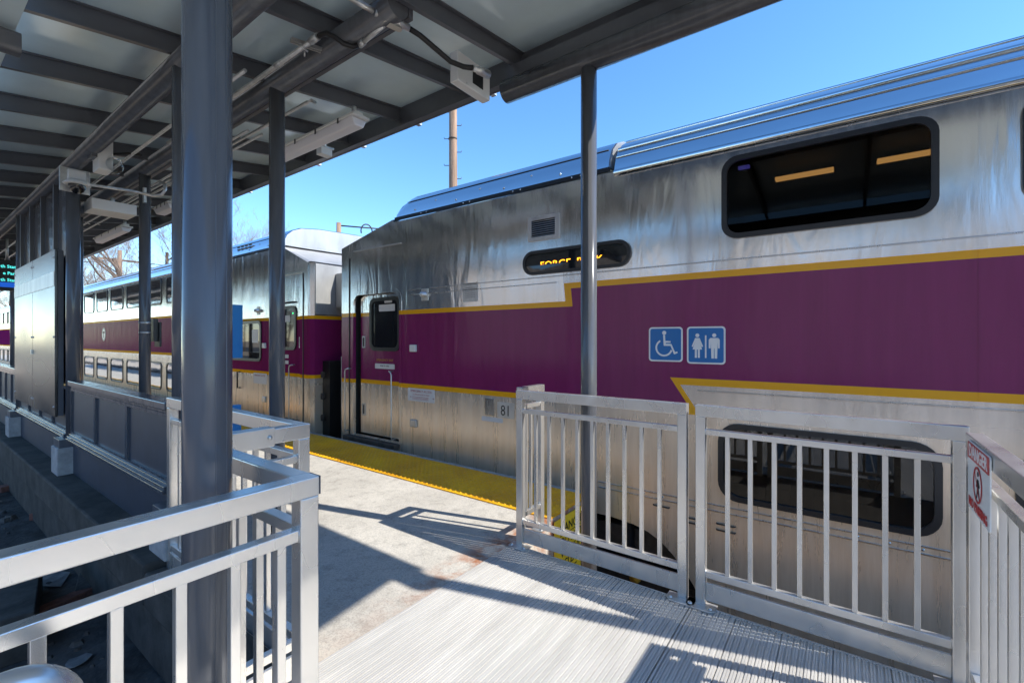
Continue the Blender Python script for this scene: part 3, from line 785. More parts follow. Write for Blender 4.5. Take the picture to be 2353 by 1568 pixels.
# ceiling box hanging
q = at_x(250, 480, 1.42)
t = thing('ceiling_box', 'white rectangular box hanging on a short rod under the canopy', 'box', q)
MB().box(q.x - .17, q.x + .20, q.y - .16, q.y + .16, q.z - .055, q.z + .055).build('box_body', 'white', t, .006)
MB().tube([q + Vector((.03, 0, .056)), q + Vector((.03, 0, .13))], .02, 10).build('stem', 'galv', t)

# strapped device on the middle column
t = thing('strapped_device', 'small black device held to a column by two metal straps', 'bracket', (1.72, 6.36, 1.5))
for z in (1.50, 1.61):
    MB().tube([(1.72, 6.36, z - .010), (1.72, 6.36, z + .010)], .0565, 24).build('strap', 'galv', t)
MB().box(1.785, 1.83, 6.31, 6.40, 1.40, 1.66).box(1.8305, 1.85, 6.27, 6.44, 1.34, 1.62).build('device_body', 'frameblack', t, .004)

# blue board behind the large column
t = thing('station_board', 'blue sign board on two rows between the columns, mostly hidden by the large column', 'sign', (1.25, 3.6, .6))
xr = at_y(552, 760, 3.64).x
xl = at_y(452, 760, 3.64).x
MB().box(xl, xr, 3.60, 3.64, at_y(550, 822, 3.6).z, at_y(550, 700, 3.6).z).build('upper_panel', 'boardblue', t, .003)
MB().box(xl, xr - .01, 3.60, 3.64, .48, at_y(545, 930, 3.6).z).build('lower_panel', 'boardblue', t, .003)
MB().box(xl + .05, xl + .08, 3.645, 3.665, 0, 1.6).build('mount_post', 'frame', t)

# passenger display
yd = 12.6
t = thing('departure_display', 'hanging black departure display with cyan text over a blue band', 'display', (1.6, yd, 2.2))
a = at_y(-30, 600, yd); b = at_y(36, 662, yd)
MB().box(a.x, b.x, yd, yd + .16, b.z - .05, a.z + .06).build('housing', 'ink', t, .006)
f = face_back(yd - .004)
MB().flat([[(a.x + .02, b.z + .01), (b.x - .01, b.z + .01), (b.x - .01, b.z + .10), (a.x + .02, b.z + .10)]], f, .003).build('blue_band', 'ledblue', t)
lx = MB(); x0 = at_y(1, 620, yd).x
for k, s_ in enumerate(('th Stat', 'e Park', 'th Stat')):
    text(lx, s_, .078, f, x0 + (.0 if k != 1 else .03), b.z + .37 - k * .125, align='LEFT', sx=.94, bold=.002)
lx.build('lettering', 'ledcyan', t)
MB().tube([(a.x + .4, yd + .08, a.z + .06), (a.x + .4, yd + .08, 3.3)], .02, 8).tube([(b.x - .1, yd + .08, a.z + .06), (b.x - .1, yd + .08, 3.3)], .02, 8).build('hanger', 'galv', t)

# debris in the pit
for k, (px_, py_, sc, lab) in enumerate(((120, 1330, .16, 'torn sheet of pale paper lying in the pit under the foreground railing'), (180, 1520, .07, 'small scrap of white paper on the dark pit floor'), (60, 1352, .03, 'tiny paper scrap beside the pale sheet in the pit'))):
    p = P(px_, py_, -.615); n = 9
    vs = [(p.x + sc * (.5 + .6 * random.random()) * math.cos(2 * math.pi * i / n), p.y + 1.6 * sc * (.5 + .5 * random.random()) * math.sin(2 * math.pi * i / n), -.612 + .02 * random.random()) for i in range(n)]
    mb = MB(); mb.add(vs + [(v[0], v[1], v[2] - .003) for v in vs], [tuple(range(n)), tuple(reversed(range(n, 2 * n)))] + [(i, (i + 1) % n, n + (i + 1) % n, n + i) for i in range(n)])
    tag(mb.build('paper_scrap', 'paper'), lab, 'litter')
def plank(px_, py_, L_, w, h, a, m, name, lab, cat):
    p = P(px_, py_, -.6); mb = MB().box(-L_ / 2, L_ / 2, -w / 2, w / 2, -.619, -.62 + h)
    mb.v = [(p.x + v[0] * math.cos(a) - v[1] * math.sin(a), p.y + v[0] * math.sin(a) + v[1] * math.cos(a), v[2]) for v in mb.v]
    return tag(mb.build(name, m, bevel=.008), lab, cat)
plank(205, 1330, .5, .14, .06, R(75), 'pit', 'timber_board', 'dark board lying in the pit next to the pale torn paper', 'board')
plank(150, 1380, .7, .10, .05, R(20), 'brick', 'timber_board', 'reddish broken board in the pit below the foreground railing', 'board')
for k, (px_, py_, a, lab) in enumerate(((30, 1120, .3, 'red brick on the dark pit floor, nearest the left edge of the photo'), (75, 1100, 1.2, 'red brick on the dark pit floor, close to the concrete ledge'), (110, 1180, .7, 'red brick lying below the pedestal under the dome camera'))):
    plank(px_, py_, .3, .14, .08, a, 'brick', 'brick', lab, 'brick')
plank(8, 1440, 1.1, .35, .30, R(80), 'ledge', 'concrete_block', 'grey concrete block at the bottom left of the pit', 'block')

rb = MB(); rnd = random.Random(5)
for k in range(900):
    x, y = rnd.uniform(-1.6, .86), rnd.uniform(1.2, 11); r = rnd.choice((.012, .018, .03, .05)) * rnd.uniform(.6, 1.3); n = 5
    a0 = rnd.uniform(0, 6); h = r * rnd.uniform(.5, 1.0)
    lo_ = [(x + r * math.cos(a0 + i * 1.257) * rnd.uniform(.7, 1.3), y + r * math.sin(a0 + i * 1.257) * rnd.uniform(.7, 1.3), -.622) for i in range(n)]
    hi_ = [(x + (v[0] - x) * .6, y + (v[1] - y) * .6, -.62 + h) for v in lo_]
    rb.add(lo_ + hi_, [(i, (i + 1) % n, n + (i + 1) % n, n + i) for i in range(n)] + [tuple(range(n, 2 * n))])
tag(rb.build('rubble', 'rubble'), 'loose rubble and grit strewn over the dark pit floor', 'rubble', kind='stuff')
# ------------------------------------------------------------------ trains
def strip(mb, prof, y0, y1, smooth=True):
    n = len(prof); vs = [(x, yy, z) for yy in (y0, y1) for x, z in prof]
    mb.add(vs, [(i, i + 1, n + i + 1, n + i) for i in range(n - 1)], smooth)
XC = 5.525                                     # track centre
def roofprof(base=2.96, top=3.53, inset=0.0):
    right = [(4.0 + inset, base), (4.012 + inset, base + .08), (4.045 + inset, base + .17), (4.10 + inset, base + .255), (4.18 + inset, base + .33), (4.29 + inset, base + .395), (4.44 + inset, base + .445), (4.7, top - .075), (5.1, top - .02), (XC, top)]
    return right + [(2 * XC - x, z) for x, z in reversed(right[:-1])]
def wpane(parent, fn, fn2, y0, y1, z0, z1, r, fr=.040, pane='pane', depth=.03):
    o = rrect(-y1, -y0, z0, z1, r); i = rrect(-y1 + fr, -y0 - fr, z0 + fr, z1 - fr, max(.02, r - fr * .6))
    w = MB().flat([o, i], fn, depth).build('window', 'frameblack', parent, .008, 3)
    MB().flat([rrect(-y1 + fr - .004, -y0 - fr + .004, z0 + fr - .004, z1 - fr + .004, max(.02, r - fr * .6))], fn2, .004).build('pane', pane, w)
    return w
def grabrail(parent, y, z0, z1, x=3.93, foot=.05):
    MB().tube([(x + .06, y + foot, z1), (x, y + foot, z1), (x - .005, y + foot * .3, z1 - .01), (x - .005, y, z1 - .05), (x - .005, y, z0 + .04), (x, y, z0), (x + .06, y, z0)], .0095, 10).build('grab_rail', 'dullsteel', parent)
def plate(parent, name, y0, y1, z0, z1, m, x=TR, th=.006, r=.01):
    return MB().flat([rrect(-y1, -y0, z0, z1, r)], on_train(x - th / 2), th).build(name, m, parent)
def lines(parent, rows, y, x, m, name='lettering'):
    lt = MB()
    for s_, sz, z, sx in rows: text(lt, s_, sz, on_train(x), -y, z, sx=sx)
    return lt.build(name, m, parent)

# ---- near coach: y from -19.85 to 6.05
Y1 = 6.05
c1 = thing('passenger_coach', 'near silver double deck coach with purple band, accessibility symbols and large dark windows', 'train coach', (XC, -7, -1.0))
c1['group'] = 'coaches of the train'
bottom = [(19.85, -.78), (-.95, -.78)]
cur = [(-1.03, -.64), (-1.10, -.54), (-1.20, -.43), (-1.30, -.345), (-1.42, -.285), (-1.55, -.25), (-1.75, -.23)]
outer = bottom + cur + [(-Y1 + .0, -.23), (-Y1, 2.765), (-4.90, 3.02), (-4.86, 2.985), (19.85, 2.985)]
W_UP = [(-.488 - 1.66 * k, .81 - 1.66 * k) for k in range(5)]
W_LO = [(-.504 - 1.66 * k, .836 - 1.66 * k) for k in range(5)]
holes = [rrect(-y1 + .02, -y0 - .02, 2.25, 2.865, .10) for y0, y1 in W_UP] + [rrect(-y1 + .02, -y0 - .02, .155, .735, .13) for y0, y1 in W_LO]
DY0, DY1, DZ0, DZ1 = 4.76, 5.76, .06, 2.055
door_hole = [(-DY1, DZ0), (-DY0, DZ0)] + [(-DY0, DZ1 - .14)] + [(-DY0 - .14 + .14 * math.cos(R(a)), DZ1 - .14 + .14 * math.sin(R(a))) for a in range(15, 91, 15)] + [(-DY1 + .14 - .14 * math.sin(R(a)), DZ1 - .14 + .14 * math.cos(R(a))) for a in range(0, 91, 15)]
holes.append(door_hole)
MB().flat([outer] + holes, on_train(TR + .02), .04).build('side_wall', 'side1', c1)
MB().box(2 * XC - TR - .02, 2 * XC - TR, -19.85, Y1, -.78, 2.98).build('far_side_wall', 'dullsteel', c1)
# raised seams on the side
for z, y0, y1 in ((2.065, -19.8, 4.60), (1.012 - .012, -19.8, 1.0), (2.935, -19.8, 1.7), (.075, -19.8, 1.9), (.025, -19.8, 1.9), (1.96 + .04, 2.35, 4.6)):
    MB().box(TR - .006, TR - .0005, y0, y1, z - .006, z + .006).build('seam', 'steel', c1, .002)
for y in (-2.35, -.67, 2.02, 3.78): MB().box(TR - .0022, TR - .0005, y - .0035, y + .0035, -.2, 2.93).build('panel_seam', 'side1', c1)
rivet = MB()
for k in range(60):
    yy = 1.8 - k * .17; rivet.lathe([(0, -.006), (.009, -.003), (.011, 0)], (TR, yy, .052), 'x', 6)
rivet.build('rivet_row', 'steel', c1)
# roof, ribs
rf = MB(); strip(rf, roofprof(), -19.85, 1.74); rf.add([(x, 1.74, z) for x, z in roofprof()], [tuple(range(len(roofprof())))])
ro = rf.build('roof', 'roofsteel', c1)
rp_ = roofprof()
for i, rad in ((0, .030), (2, .013), (3, .022), (5, .014), (6, .018), (7, .016)):
    x, z = rp_[i]; x2, z2 = rp_[i + 1]
    xx, zz = (x, z + .012) if i == 0 else (x, z)
    MB().tube([(xx, -19.8, zz), (xx, 1.735, zz)], rad, 8).build('roof_rib', 'roofsteel', ro)
# end section low roof and pod
low = MB()
lp = [(4.0, 2.985), (4.03, 3.0), (4.3, 3.03), (XC, 3.06)]; lp = lp + [(2 * XC - x, z) for x, z in reversed(lp[:-1])]
low.add([(x, yy, z) for yy in (1.72, 4.88) for x, z in lp], [(i, i + 1, len(lp) + i + 1, len(lp) + i) for i in range(len(lp) - 1)])
le = [(4.0, 2.765), (4.05, 2.79), (XC, 2.80)]; le += [(2 * XC - x, z) for x, z in reversed(le[:-1])]
ls = [(4.0, 3.02), (4.05, 3.03), (XC, 3.06)]; ls += [(2 * XC - x, z) for x, z in reversed(ls[:-1])]
low.add([(x, 4.88, z) for x, z in ls] + [(x, Y1, z) for x, z in le], [(i, i + 1, len(ls) + i + 1, len(ls) + i) for i in range(len(ls) - 1)])
low.build('end_roof', 'roofsteel', c1)
def pod(parent, y0, y1, bull_lo, bull_hi, mname='roofsteel'):
    prof = [(4.03, 3.045), (4.045, 3.12), (4.10, 3.24), (4.20, 3.335), (4.35, 3.40), (4.7, 3.45), (XC, 3.49)]
    prof += [(2 * XC - x, z) for x, z in reversed(prof[:-1])]
    mb = MB(); n = len(prof)
    rings = []
    steps = [(0, 1.0)] if not bull_lo else [(0, 0.95), (.02, .98), (.05, 1.0)]
    for dy, k in steps: rings.append((y0 + dy, k))
    hi = [(0, 1.0)] if not bull_hi else [(.22, 1.0), (.12, .94), (.05, .84), (.01, .70), (0, .60)]
    for dy, k in hi: rings.append((y1 - dy, k))
    vs = []
    for yy, k in rings:
        for x, z in prof: vs.append((x, yy, 3.045 + (z - 3.045) * k))
    fs = [(r * n + i, r * n + i + 1, (r + 1) * n + i + 1, (r + 1) * n + i) for r in range(len(rings) - 1) for i in range(n - 1)]
    mb.add(vs, fs, True)
    o = mb.build('roof_pod', mname, parent)
    MB().add([vs[i] for i in range(n)] + [(v[0], v[1] + .02, v[2]) for v in vs[:n]], [tuple(range(n)), tuple(range(n, 2 * n))] + [(i, (i + 1) % n, n + (i + 1) % n, n + i) for i in range(n)]).build('pod_end', 'endsteel', o)
    MB().box(4.004, 4.028, y0, y1, 3.003, 3.044).build('pod_gap', 'ink', o)
    MB().tube([(4.100, y0 + .05, 3.245), (4.100, y1 - .15, 3.245)], .0035, 6).build('pod_seam', 'ink', o)
    bl = MB()
    yy = y0 + .2
    while yy < y1 - .1:
        for x, z in ((4.068, 3.17), (4.04, 3.10)):
            bl.lathe([(0, -.01), (.010, -.007), (.013, 0)], (x, yy + (.35 if z < 3.15 else 0), z), 'x', 6)
        bl.lathe([(0, -.008), (.009, -.004), (.010, 0)], (4.003, yy + .1, 3.024), 'x', 6)
        bl.lathe([(0, -.008), (.009, -.004), (.010, 0)], (4.003, yy + .2, 3.024), 'x', 6)
        bl.lathe([(0, .03), (.018, .022), (.022, 0)], (4.42, yy, 3.405), 'z', 8)
        yy += .72
    bl.build('pod_bolts', 'steel', o)
    return o
pod(c1, 1.79, 4.86, False, True)
# drip rail above the door
MB().box(3.985, 3.9995, 4.72, 5.75, 2.78 - .10, 2.795 - .10).build('drip_rail', 'dullsteel', c1)
for o in bpy.data.objects:
    if o.name.startswith('drip_rail'):
        pass
# inner shell, dark, with lamps
MB().box(TR + .045, 2 * XC - TR - .03, -10, 4.6, 1.30, 1.36).box(TR + .045, 2 * XC - TR - .03, -10, 4.6, -.70, -.62).box(TR + .045, 2 * XC - TR - .03, -10, 1.6, 2.93, 2.955).box(TR + .045, 2 * XC - TR - .03, 1.6, 1.64, -.62, 2.93).box(6.2, 6.24, -10, 1.6, -.62, 2.93).build('interior_lining', 'interior', c1)
lam = MB()
for px0, px1, py0 in ((1780, 1915, 398), (2015, 2240, 350)):
    a, b = at_x(px0, 412, 4.62), at_x(px1, 380, 4.62)
    lam.box(4.62, 4.70, b.y, a.y, 2.830, 2.852)
lam.build('ceiling_lamp', 'lampwarm', c1)
MB().box(4.06, 4.10, .62, .70, 2.80, 2.82).box(5.0, 5.05, .38, .46, 2.38, 2.40).build('blue_lamp', 'lampblue', c1)
for k in range(4):
    yy = 1.15 - k * .82
    for zf in (-.62, 1.36):
        MB().box(4.15, 5.2, yy - .09, yy + .02, zf + .42, zf + 1.0).box(4.15, 5.2, yy - .5, yy - .09, zf + .36, zf + .44).build('seat', 'seat' if zf > 0 else 'seatpale', c1, .03)
for (y0, y1) in W_UP: wpane(c1, on_train(TR - .005), on_train(TR + .005), y0, y1, 2.228, 2.885, .12)
for (y0, y1) in W_LO: wpane(c1, on_train(TR - .005), on_train(TR + .005), y0, y1, .135, .755, .15, pane='lowpane')
# door
sur = MB()
big = [(-DY1 - .05, DZ0 - .02), (-DY1 - .05, DZ1 - .12)] + [(-DY1 - .05 + .17 - .17 * math.cos(R(a)), DZ1 - .12 + .17 * math.sin(R(a))) for a in range(15, 91, 15)] + [(-DY0 + .05 - .17 + .17 * math.sin(R(a)), DZ1 - .12 + .17 * math.cos(R(a))) for a in range(0, 91, 15)] + [(-DY0 + .05, DZ0 - .02)]
sur.flat([big, door_hole], on_train(TR - .003), .006)
dr = thing('x', 'x', 'x'); bpy.data.objects.remove(dr)
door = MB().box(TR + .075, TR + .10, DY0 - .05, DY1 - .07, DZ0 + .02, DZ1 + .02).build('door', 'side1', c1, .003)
sur.build('door_surround', 'side1', c1, .003)
MB().box(TR + .041, TR + .20, DY1 - .001, DY1 + .02, DZ0, DZ1).box(TR + .105, TR + .20, DY0 - .06, DY1, DZ0, DZ1).build('door_pocket', 'ink', c1)
wpane(door, on_train(TR + .070), on_train(TR + .072), 4.815, 5.47, 1.262, 2.005, .11, .05, 'darkpane', .03)
plate(door, 'notice', 4.93, 5.27, 1.81, 1.905, 'sticker', TR + .0695, .002); plate(door, 'notice', 4.99, 5.15, 1.925, 1.955, 'sticker', TR + .0695, .002)
plate(door, 'notice', 4.94, 5.36, 1.015, 1.085, 'sticker', TR + .074, .003)
lines(door, [('EMERGENCY EXIT', .045, 1.12, 1.0)], 5.15, TR + .0735, 'orange')
lines(door, [('PUSH TO OPEN', .03, 1.045, .9)], 5.15, TR + .0705, 'ink')
for z in (1.30, .33): MB().flat([rrect(-5.65, -5.58, z, z + .17, .006), rrect(-5.635, -5.595, z + .02, z + .15, .004)], on_train(TR + .070), .01).build('latch_frame', 'galv', door)
for z in (1.32, .35): MB().box(TR + .0735, TR + .0745, 5.597, 5.633, z, z + .13).build('latch_slot', 'ink', door)
MB().flat([rrect(-5.5, -4.86, .12, .75, .05), rrect(-5.488, -4.872, .132, .738, .045)], on_train(TR + .0735), .003).build('door_pressing', 'side1', door)
grabrail(c1, 4.83, .10, 1.00); grabrail(c1, 5.86, .10, 1.00, foot=-.05)
MB().box(3.90, TR - .001, DY0 - .02, DY1 + .12, -.02, .045).box(3.88, TR - .001, DY0 - .05, DY1 + .15, -.21, -.15).build('step', 'dark', c1, .01)
MB().box(TR - .01, TR - .0005, 5.845, 5.86, -.2, 2.6).build('seam', 'ink', c1)
# small fittings
def fitting(parent, y, z, kind):
    if kind == 'button':
        MB().box(3.965, TR - .0005, y - .055, y + .055, z - .045, z + .045).build('button_box', 'white', parent, .008)
    elif kind == 'hatch':
        MB().box(3.975, TR - .0005, y - .06, y + .06, z - .05, z + .05).build('hatch', 'dullsteel', parent, .012)
    elif kind == 'lamp':
        MB().box(3.992, TR - .0005, y - .06, y + .06, z - .075, z + .075).build('lamp_base', 'dullsteel', parent, .004)
        MB().lathe([(0, -.065), (.028, -.06), (.032, -.02), (.04, 0)], (3.9915, y, z), 'x', 14).build('marker_lamp', 'galv', parent)
fitting(c1, 4.47, 1.31, 'button'); fitting(c1, 4.47, .35, 'hatch'); fitting(c1, 4.27, 1.985, 'lamp')
vy0, vy1, vz0, vz1 = 3.40, 3.63, 1.86, 2.08
plate(c1, 'speaker_grille', vy0, vy1, vz0, vz1, 'dullsteel', TR, .006)
gr = MB()
for i in range(7):
    for j in range(6): gr.flat([circle(-(vy0 + .05 + i * .021), vz0 + .05 + j * .022, .005, 6)], on_train(TR - .007), .001)
gr.build('grille_holes', 'ink', c1)
# louvre
vt = MB().flat([rrect(-2.70, -2.325, 2.445, 2.70, .01), rrect(-2.655, -2.37, 2.485, 2.66, .005)], on_train(TR - .008), .016).build('vent', 'dullsteel', c1, .002)
MB().box(TR - .002, TR - .0005, 2.37, 2.655, 2.485, 2.66).build('vent_back', 'ink', vt)
lo_ = MB()
for k in range(8):
    z = 2.49 + k * .0215; lo_.add([(TR - .014, 2.37, z), (TR - .014, 2.655, z), (TR - .003, 2.655, z + .012), (TR - .003, 2.37, z + .012)], [(0, 1, 2, 3)])
lo_.build('louvre', 'dullsteel', vt)
# destination sign
ds = MB().flat([rrect(-2.765, -1.575, 2.095, 2.345, .12), rrect(-2.735, -1.605, 2.125, 2.315, .095)], on_train(TR - .01), .02).build('destination_sign', 'frameblack', c1, .004)
MB().flat([rrect(-2.735, -1.605, 2.125, 2.315, .095)], on_train(TR - .006), .004).build('display_glass', 'darkpane', ds)
vs_, fs_ = text_geo('FORGE  PARK', .092, on_train(TR - .0095), -2.20, 2.160, sx=1.25, keep=.036)
MB().add(vs_, fs_).build('lettering', 'led', ds)
# pictogram squares
def pict(y0, y1, z0, z1, kind):
    o = MB().flat([rrect(-y1, -y0, z0, z1, .028)], on_train(TR - .0015), .003).build('pictogram', 'signwhite', c1)
    MB().flat([rrect(-y1 + .013, -y0 - .013, z0 + .013, z1 - .013, .02)], on_train(TR - .0035), .001).build('blue_field', 'signblue', o)
    cu, cv = -(y0 + y1) / 2, (z0 + z1) / 2; fn = on_train(TR - .0045); g = MB()
    def q(pts): g.flat([[(cu + a, cv + b) for a, b in pts]], fn, .0008)
    if kind == 'chair':
        g.flat([circle(cu - .010, cv + .100, .018, 16)], fn, .0008)
        q([(-.020, .082), (-.003, .080), (.000, .030), (.045, .028), (.045, .014), (.004, .014), (.003, .004), (.052, .004), (.082, -.066), (.100, -.060), (.106, -.072), (.074, -.085), (.044, -.013), (-.014, -.013)])
        arc_o = [(cu - .012 + .075 * math.cos(R(a)), cv - .030 + .075 * math.sin(R(a))) for a in range(118, 345, 8)]
        arc_i = [(cu - .012 + .060 * math.cos(R(a)), cv - .030 + .060 * math.sin(R(a))) for a in range(344, 117, -8)]
        g.flat([arc_o + arc_i], fn, .0008)
    else:
        for sgn in (-1, 1):
            bx0 = .066 * sgn; g.flat([circle(cu + bx0, cv + .082, .016, 14)], fn, .0008)
            if sgn < 0:
                q([(bx0 - .018, .060), (bx0 + .018, .060), (bx0 + .046, -.010), (bx0 + .034, -.015), (bx0 + .018, .028), (bx0 + .038, -.035), (bx0 + .020, -.035), (bx0 + .020, -.105), (bx0 + .004, -.105), (bx0 + .004, -.036), (bx0 - .004, -.036), (bx0 - .004, -.105), (bx0 - .020, -.105), (bx0 - .020, -.035), (bx0 - .038, -.035), (bx0 - .018, .028), (bx0 - .034, -.015), (bx0 - .046, -.010)])
            else:
                q([(bx0 - .030, .060), (bx0 + .030, .060), (bx0 + .042, .045), (bx0 + .042, -.025), (bx0 + .028, -.025), (bx0 + .026, .030), (bx0 + .022, -.108), (bx0 + .003, -.108), (bx0 + .002, -.025), (bx0 - .002, -.025), (bx0 - .003, -.108), (bx0 - .022, -.108), (bx0 - .026, .030), (bx0 - .028, -.025), (bx0 - .042, -.025), (bx0 - .042, .045)])
        q([(-.006, .082), (.006, .082), (.006, -.105), (-.006, -.105)])
    g.build('symbol', 'signwhite', o)
pict(1.118, 1.410, 1.233, 1.532, 'chair'); pict(.782, 1.083, 1.222, 1.532, 'people')
# notices
n1 = plate(c1, 'notice', 4.10, 4.58, .635, .80, 'sticker')
lines(n1, [('EMERGENCY ACCESS', .040, .752, 1.02)], 4.34, TR - .0066, 'darkred')
lines(n1, [('TO OPEN SIDE DOOR OF COACH', .020, .715, 1.0)], 4.34, TR - .0066, 'darkred')
ar = MB()
for yy, s_ in ((4.545, 1), (4.13, -1)): ar.flat([[(-yy, .69), (-yy + .03, .69), (-yy + .03, .682), (-yy, .682)]], on_train(TR - .0066), .001)
for z in (.69, .675, .66): ar.flat([[(-4.50, z), (-4.20, z), (-4.20, z + .004), (-4.50, z + .004)]], on_train(TR - .0066), .001)
ar.build('small_print', 'darkred', n1)
n2 = plate(c1, 'number_plate', 2.885, 3.115, .565, .735, 'dullsteel')
lines(n2, [('81', .165, .590, .85)], 3.0, TR - .0066, 'ink')
MB().box(3.985, TR - .0005, 3.155, 3.285, .575, .765).build('card_holder', 'steel', c1, .004)
plate(c1, 'notice', 3.04, 3.34, .505, .555, 'sticker')
# tie loops on the lower skirt
for yy, z in ((2.0, .015), (1.30, -.03), (1.02, -.075), (1.02, -.115), (.78, -.07), (.78, -.12)):
    MB().tube([(TR, yy - .07, z), (3.985, yy - .065, z), (3.985, yy + .065, z), (TR, yy + .07, z), ], .006, 6).build('tie_loop', 'dark', c1)
MB().box(4.15, 6.9, -19.5, 5.9, -1.0, -.35).box(4.3, 6.7, 1.9, 3.4, -1.15, -.5).box(4.3, 6.7, 3.9, 5.7, -1.0, -.3).build('underframe', 'dark', c1)
MB().lathe([(0, -.05), (.045, -.045), (.05, 0)], (4.05, 1.55, -.75), 'x', 12).build('axle_cap', 'orange', c1)
# end wall (hidden side) and gangway
MB().box(TR + .001, 2 * XC - TR, Y1 - .04, Y1 - .002, -.2, 2.76).build('end_wall', 'dullsteel', c1)
MB().box(4.95, 6.1, Y1, Y1 + .30, .0, 2.35).build('gangway', 'black', c1)

# ---- second coach: y from 6.92 to 32.8
Y2, Y2E = 6.98, 32.8
c2 = thing('passenger_coach', 'second silver double deck coach beyond the gap with rows of rounded mirror windows', 'train coach', (XC, 20, -1.0))
c2['group'] = 'coaches of the train'
outer = [(-Y2E, -.78), (-11.6, -.78), (-11.5, -.6), (-11.3, -.42), (-11.0, -.28), (-10.7, -.23), (-Y2, -.23), (-Y2, 2.66), (-7.75, 2.985), (-Y2E, 2.985)]
D2 = (7.22, 8.18)
dh = [(-D2[1], .06), (-D2[0], .06), (-D2[0], 1.92)] + [(-D2[0] - .14 + .14 * math.cos(R(a)), 1.915 + .14 * math.sin(R(a))) for a in range(15, 91, 15)] + [(-D2[1] + .14 - .14 * math.sin(R(a)), 1.915 + .14 * math.cos(R(a))) for a in range(0, 91, 15)]
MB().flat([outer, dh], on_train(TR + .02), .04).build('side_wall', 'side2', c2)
MB().box(2 * XC - TR - .02, 2 * XC - TR, Y2, Y2E, -.78, 2.98).build('far_side_wall', 'dullsteel', c2)
rf = MB(); strip(rf, roofprof(), 11.4, Y2E); rf.add([(x, 11.4, z) for x, z in roofprof()], [tuple(range(len(roofprof())))])
ro2 = rf.build('roof', 'roofsteel', c2)
for i, rad in ((0, .020), (2, .010), (3, .016), (5, .010), (6, .014)):
    x, z = rp_[i]; MB().tube([(x, 11.42, z + (.012 if i == 0 else 0)), (x, Y2E, z + (.012 if i == 0 else 0))], rad, 8).build('roof_rib', 'roofsteel', ro2)
low = MB()
low.add([(x, yy, z) for yy in (7.75, 11.42) for x, z in lp], [(i, i + 1, len(lp) + i + 1, len(lp) + i) for i in range(len(lp) - 1)])
low.add([(x, 7.75, z - .03) for x, z in ls] + [(x, Y2, z - .105) for x, z in le], [(i, i + 1, len(ls) + i + 1, len(ls) + i) for i in range(len(ls) - 1)])
low.build('end_roof', 'endsteel', c2)
p2 = pod(c2, 7.80, 11.36, True, False)
sl2 = MB()
for r_ in range(3):
    for k in range(4): sl2.box(4.045, 4.062, 9.0 + k * .16, 9.10 + k * .16, 3.10 + r_ * .045, 3.125 + r_ * .045)
sl2.build('vent_slots', 'ink', p2)
# chamfered end with recess and diaphragm hood
ew = MB()
ew.prism([(TR + .0, Y2 + .02), (TR + .01, Y2 - .05), (TR + .06, Y2 - .10), (7.0, Y2 - .10), (7.05, Y2 + .02)], lambda u, v, w: (u, v, w), -.23, 2.655)
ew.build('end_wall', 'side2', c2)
MB().box(TR + .075, 6.9, Y2 - .112, Y2 - .1005, 1.83, 2.64).build('end_panel', 'endsteel', c2, .003)
hood = MB()
hood.prism([(4.42, 2.52), (6.6, 2.52), (6.6, 1.62), (4.86, 1.62), (4.42, 1.95)], lambda u, v, w: (u, w, v), Y2 - .45, Y2 - .113)
hood.build('end_hood', 'endsteel', c2, .02)
MB().box(4.62, 6.4, Y2 - .64, Y2 - .451, 1.55, 2.45).build('diaphragm_frame', 'endsteel', c2, .01)
MB().box(4.20, 6.4, Y2 - .30, Y2 - .101, -.6, 1.07).build('gangway', 'black', c2)
for k, x in enumerate((4.30, 4.42, 4.52)):
    MB().box(x, x + (.05 if k != 1 else .03), Y2 - .55, Y2 - .45, -.5, 1.15).build('gap_guard', 'dullsteel' if k == 0 else 'black', c2, .01)
for z in (.1, .45, .8):
    MB().box(4.16, 4.24, Y2 - .16, Y2 - .101, z, z + .1).build('hinge', 'dark', c2, .01)
d2 = MB().box(TR + .06, TR + .085, D2[0] - .02, D2[1] + .02, .08, 2.03).build('door', 'side2', c2)
wpane(d2, on_train(TR + .055), on_train(TR + .057), 7.42, 8.08, 1.24, 1.99, .11, .05, 'darkpane', .03)
plate(d2, 'notice', 7.62, 7.95, 1.72, 1.83, 'sticker', TR + .0545, .002); plate(d2, 'notice', 7.68, 8.05, 1.10, 1.16, 'sticker', TR + .059, .003); plate(d2, 'notice', 7.68, 8.05, 1.00, 1.06, 'sticker', TR + .059, .003)
MB().lathe([(0, -.008), (.012, -.004), (.012, 0)], (TR + .038, 7.50, 1.86), 'x', 8).build('green_lamp', 'green', d2)
for z in (1.28, .33): MB().flat([rrect(-7.33, -7.27, z, z + .18, .006), rrect(-7.32, -7.285, z + .02, z + .16, .004)], on_train(TR + .055), .01).build('latch_frame', 'galv', d2)
grabrail(c2, 7.42, .10, 1.00, foot=-.07)
MB().box(3.90, TR - .001, 7.1, 8.3, -.02, .045).build('step', 'dark', c2, .01)
MB().box(TR - .01, TR - .0005, 7.10, 7.115, -.2, 2.5).build('seam', 'ink', c2)
MB().box(3.985, 3.9995, 7.15, 8.2, 2.50, 2.515).build('drip_rail', 'dullsteel', c2)
sd2 = wpane(c2, on_train(TR - .005), on_train(TR - .002), 8.50, 9.75, 1.02, 1.76, .10, .05, 'darkpane')
plate(c2, 'notice', 8.62, 8.86, 1.36, 1.60, 'sticker', 3.997, .002)
fitting(c2, 8.38, 1.31, 'button'); fitting(c2, 8.40, .35, 'hatch'); fitting(c2, 8.62, 1.94, 'lamp')
n3 = plate(c2, 'notice', 8.32, 8.80, .62, .81, 'sticker')
lines(n3, [('EMERGENCY ACCESS', .042, .755, 1.0)], 8.56, TR - .0066, 'darkred')
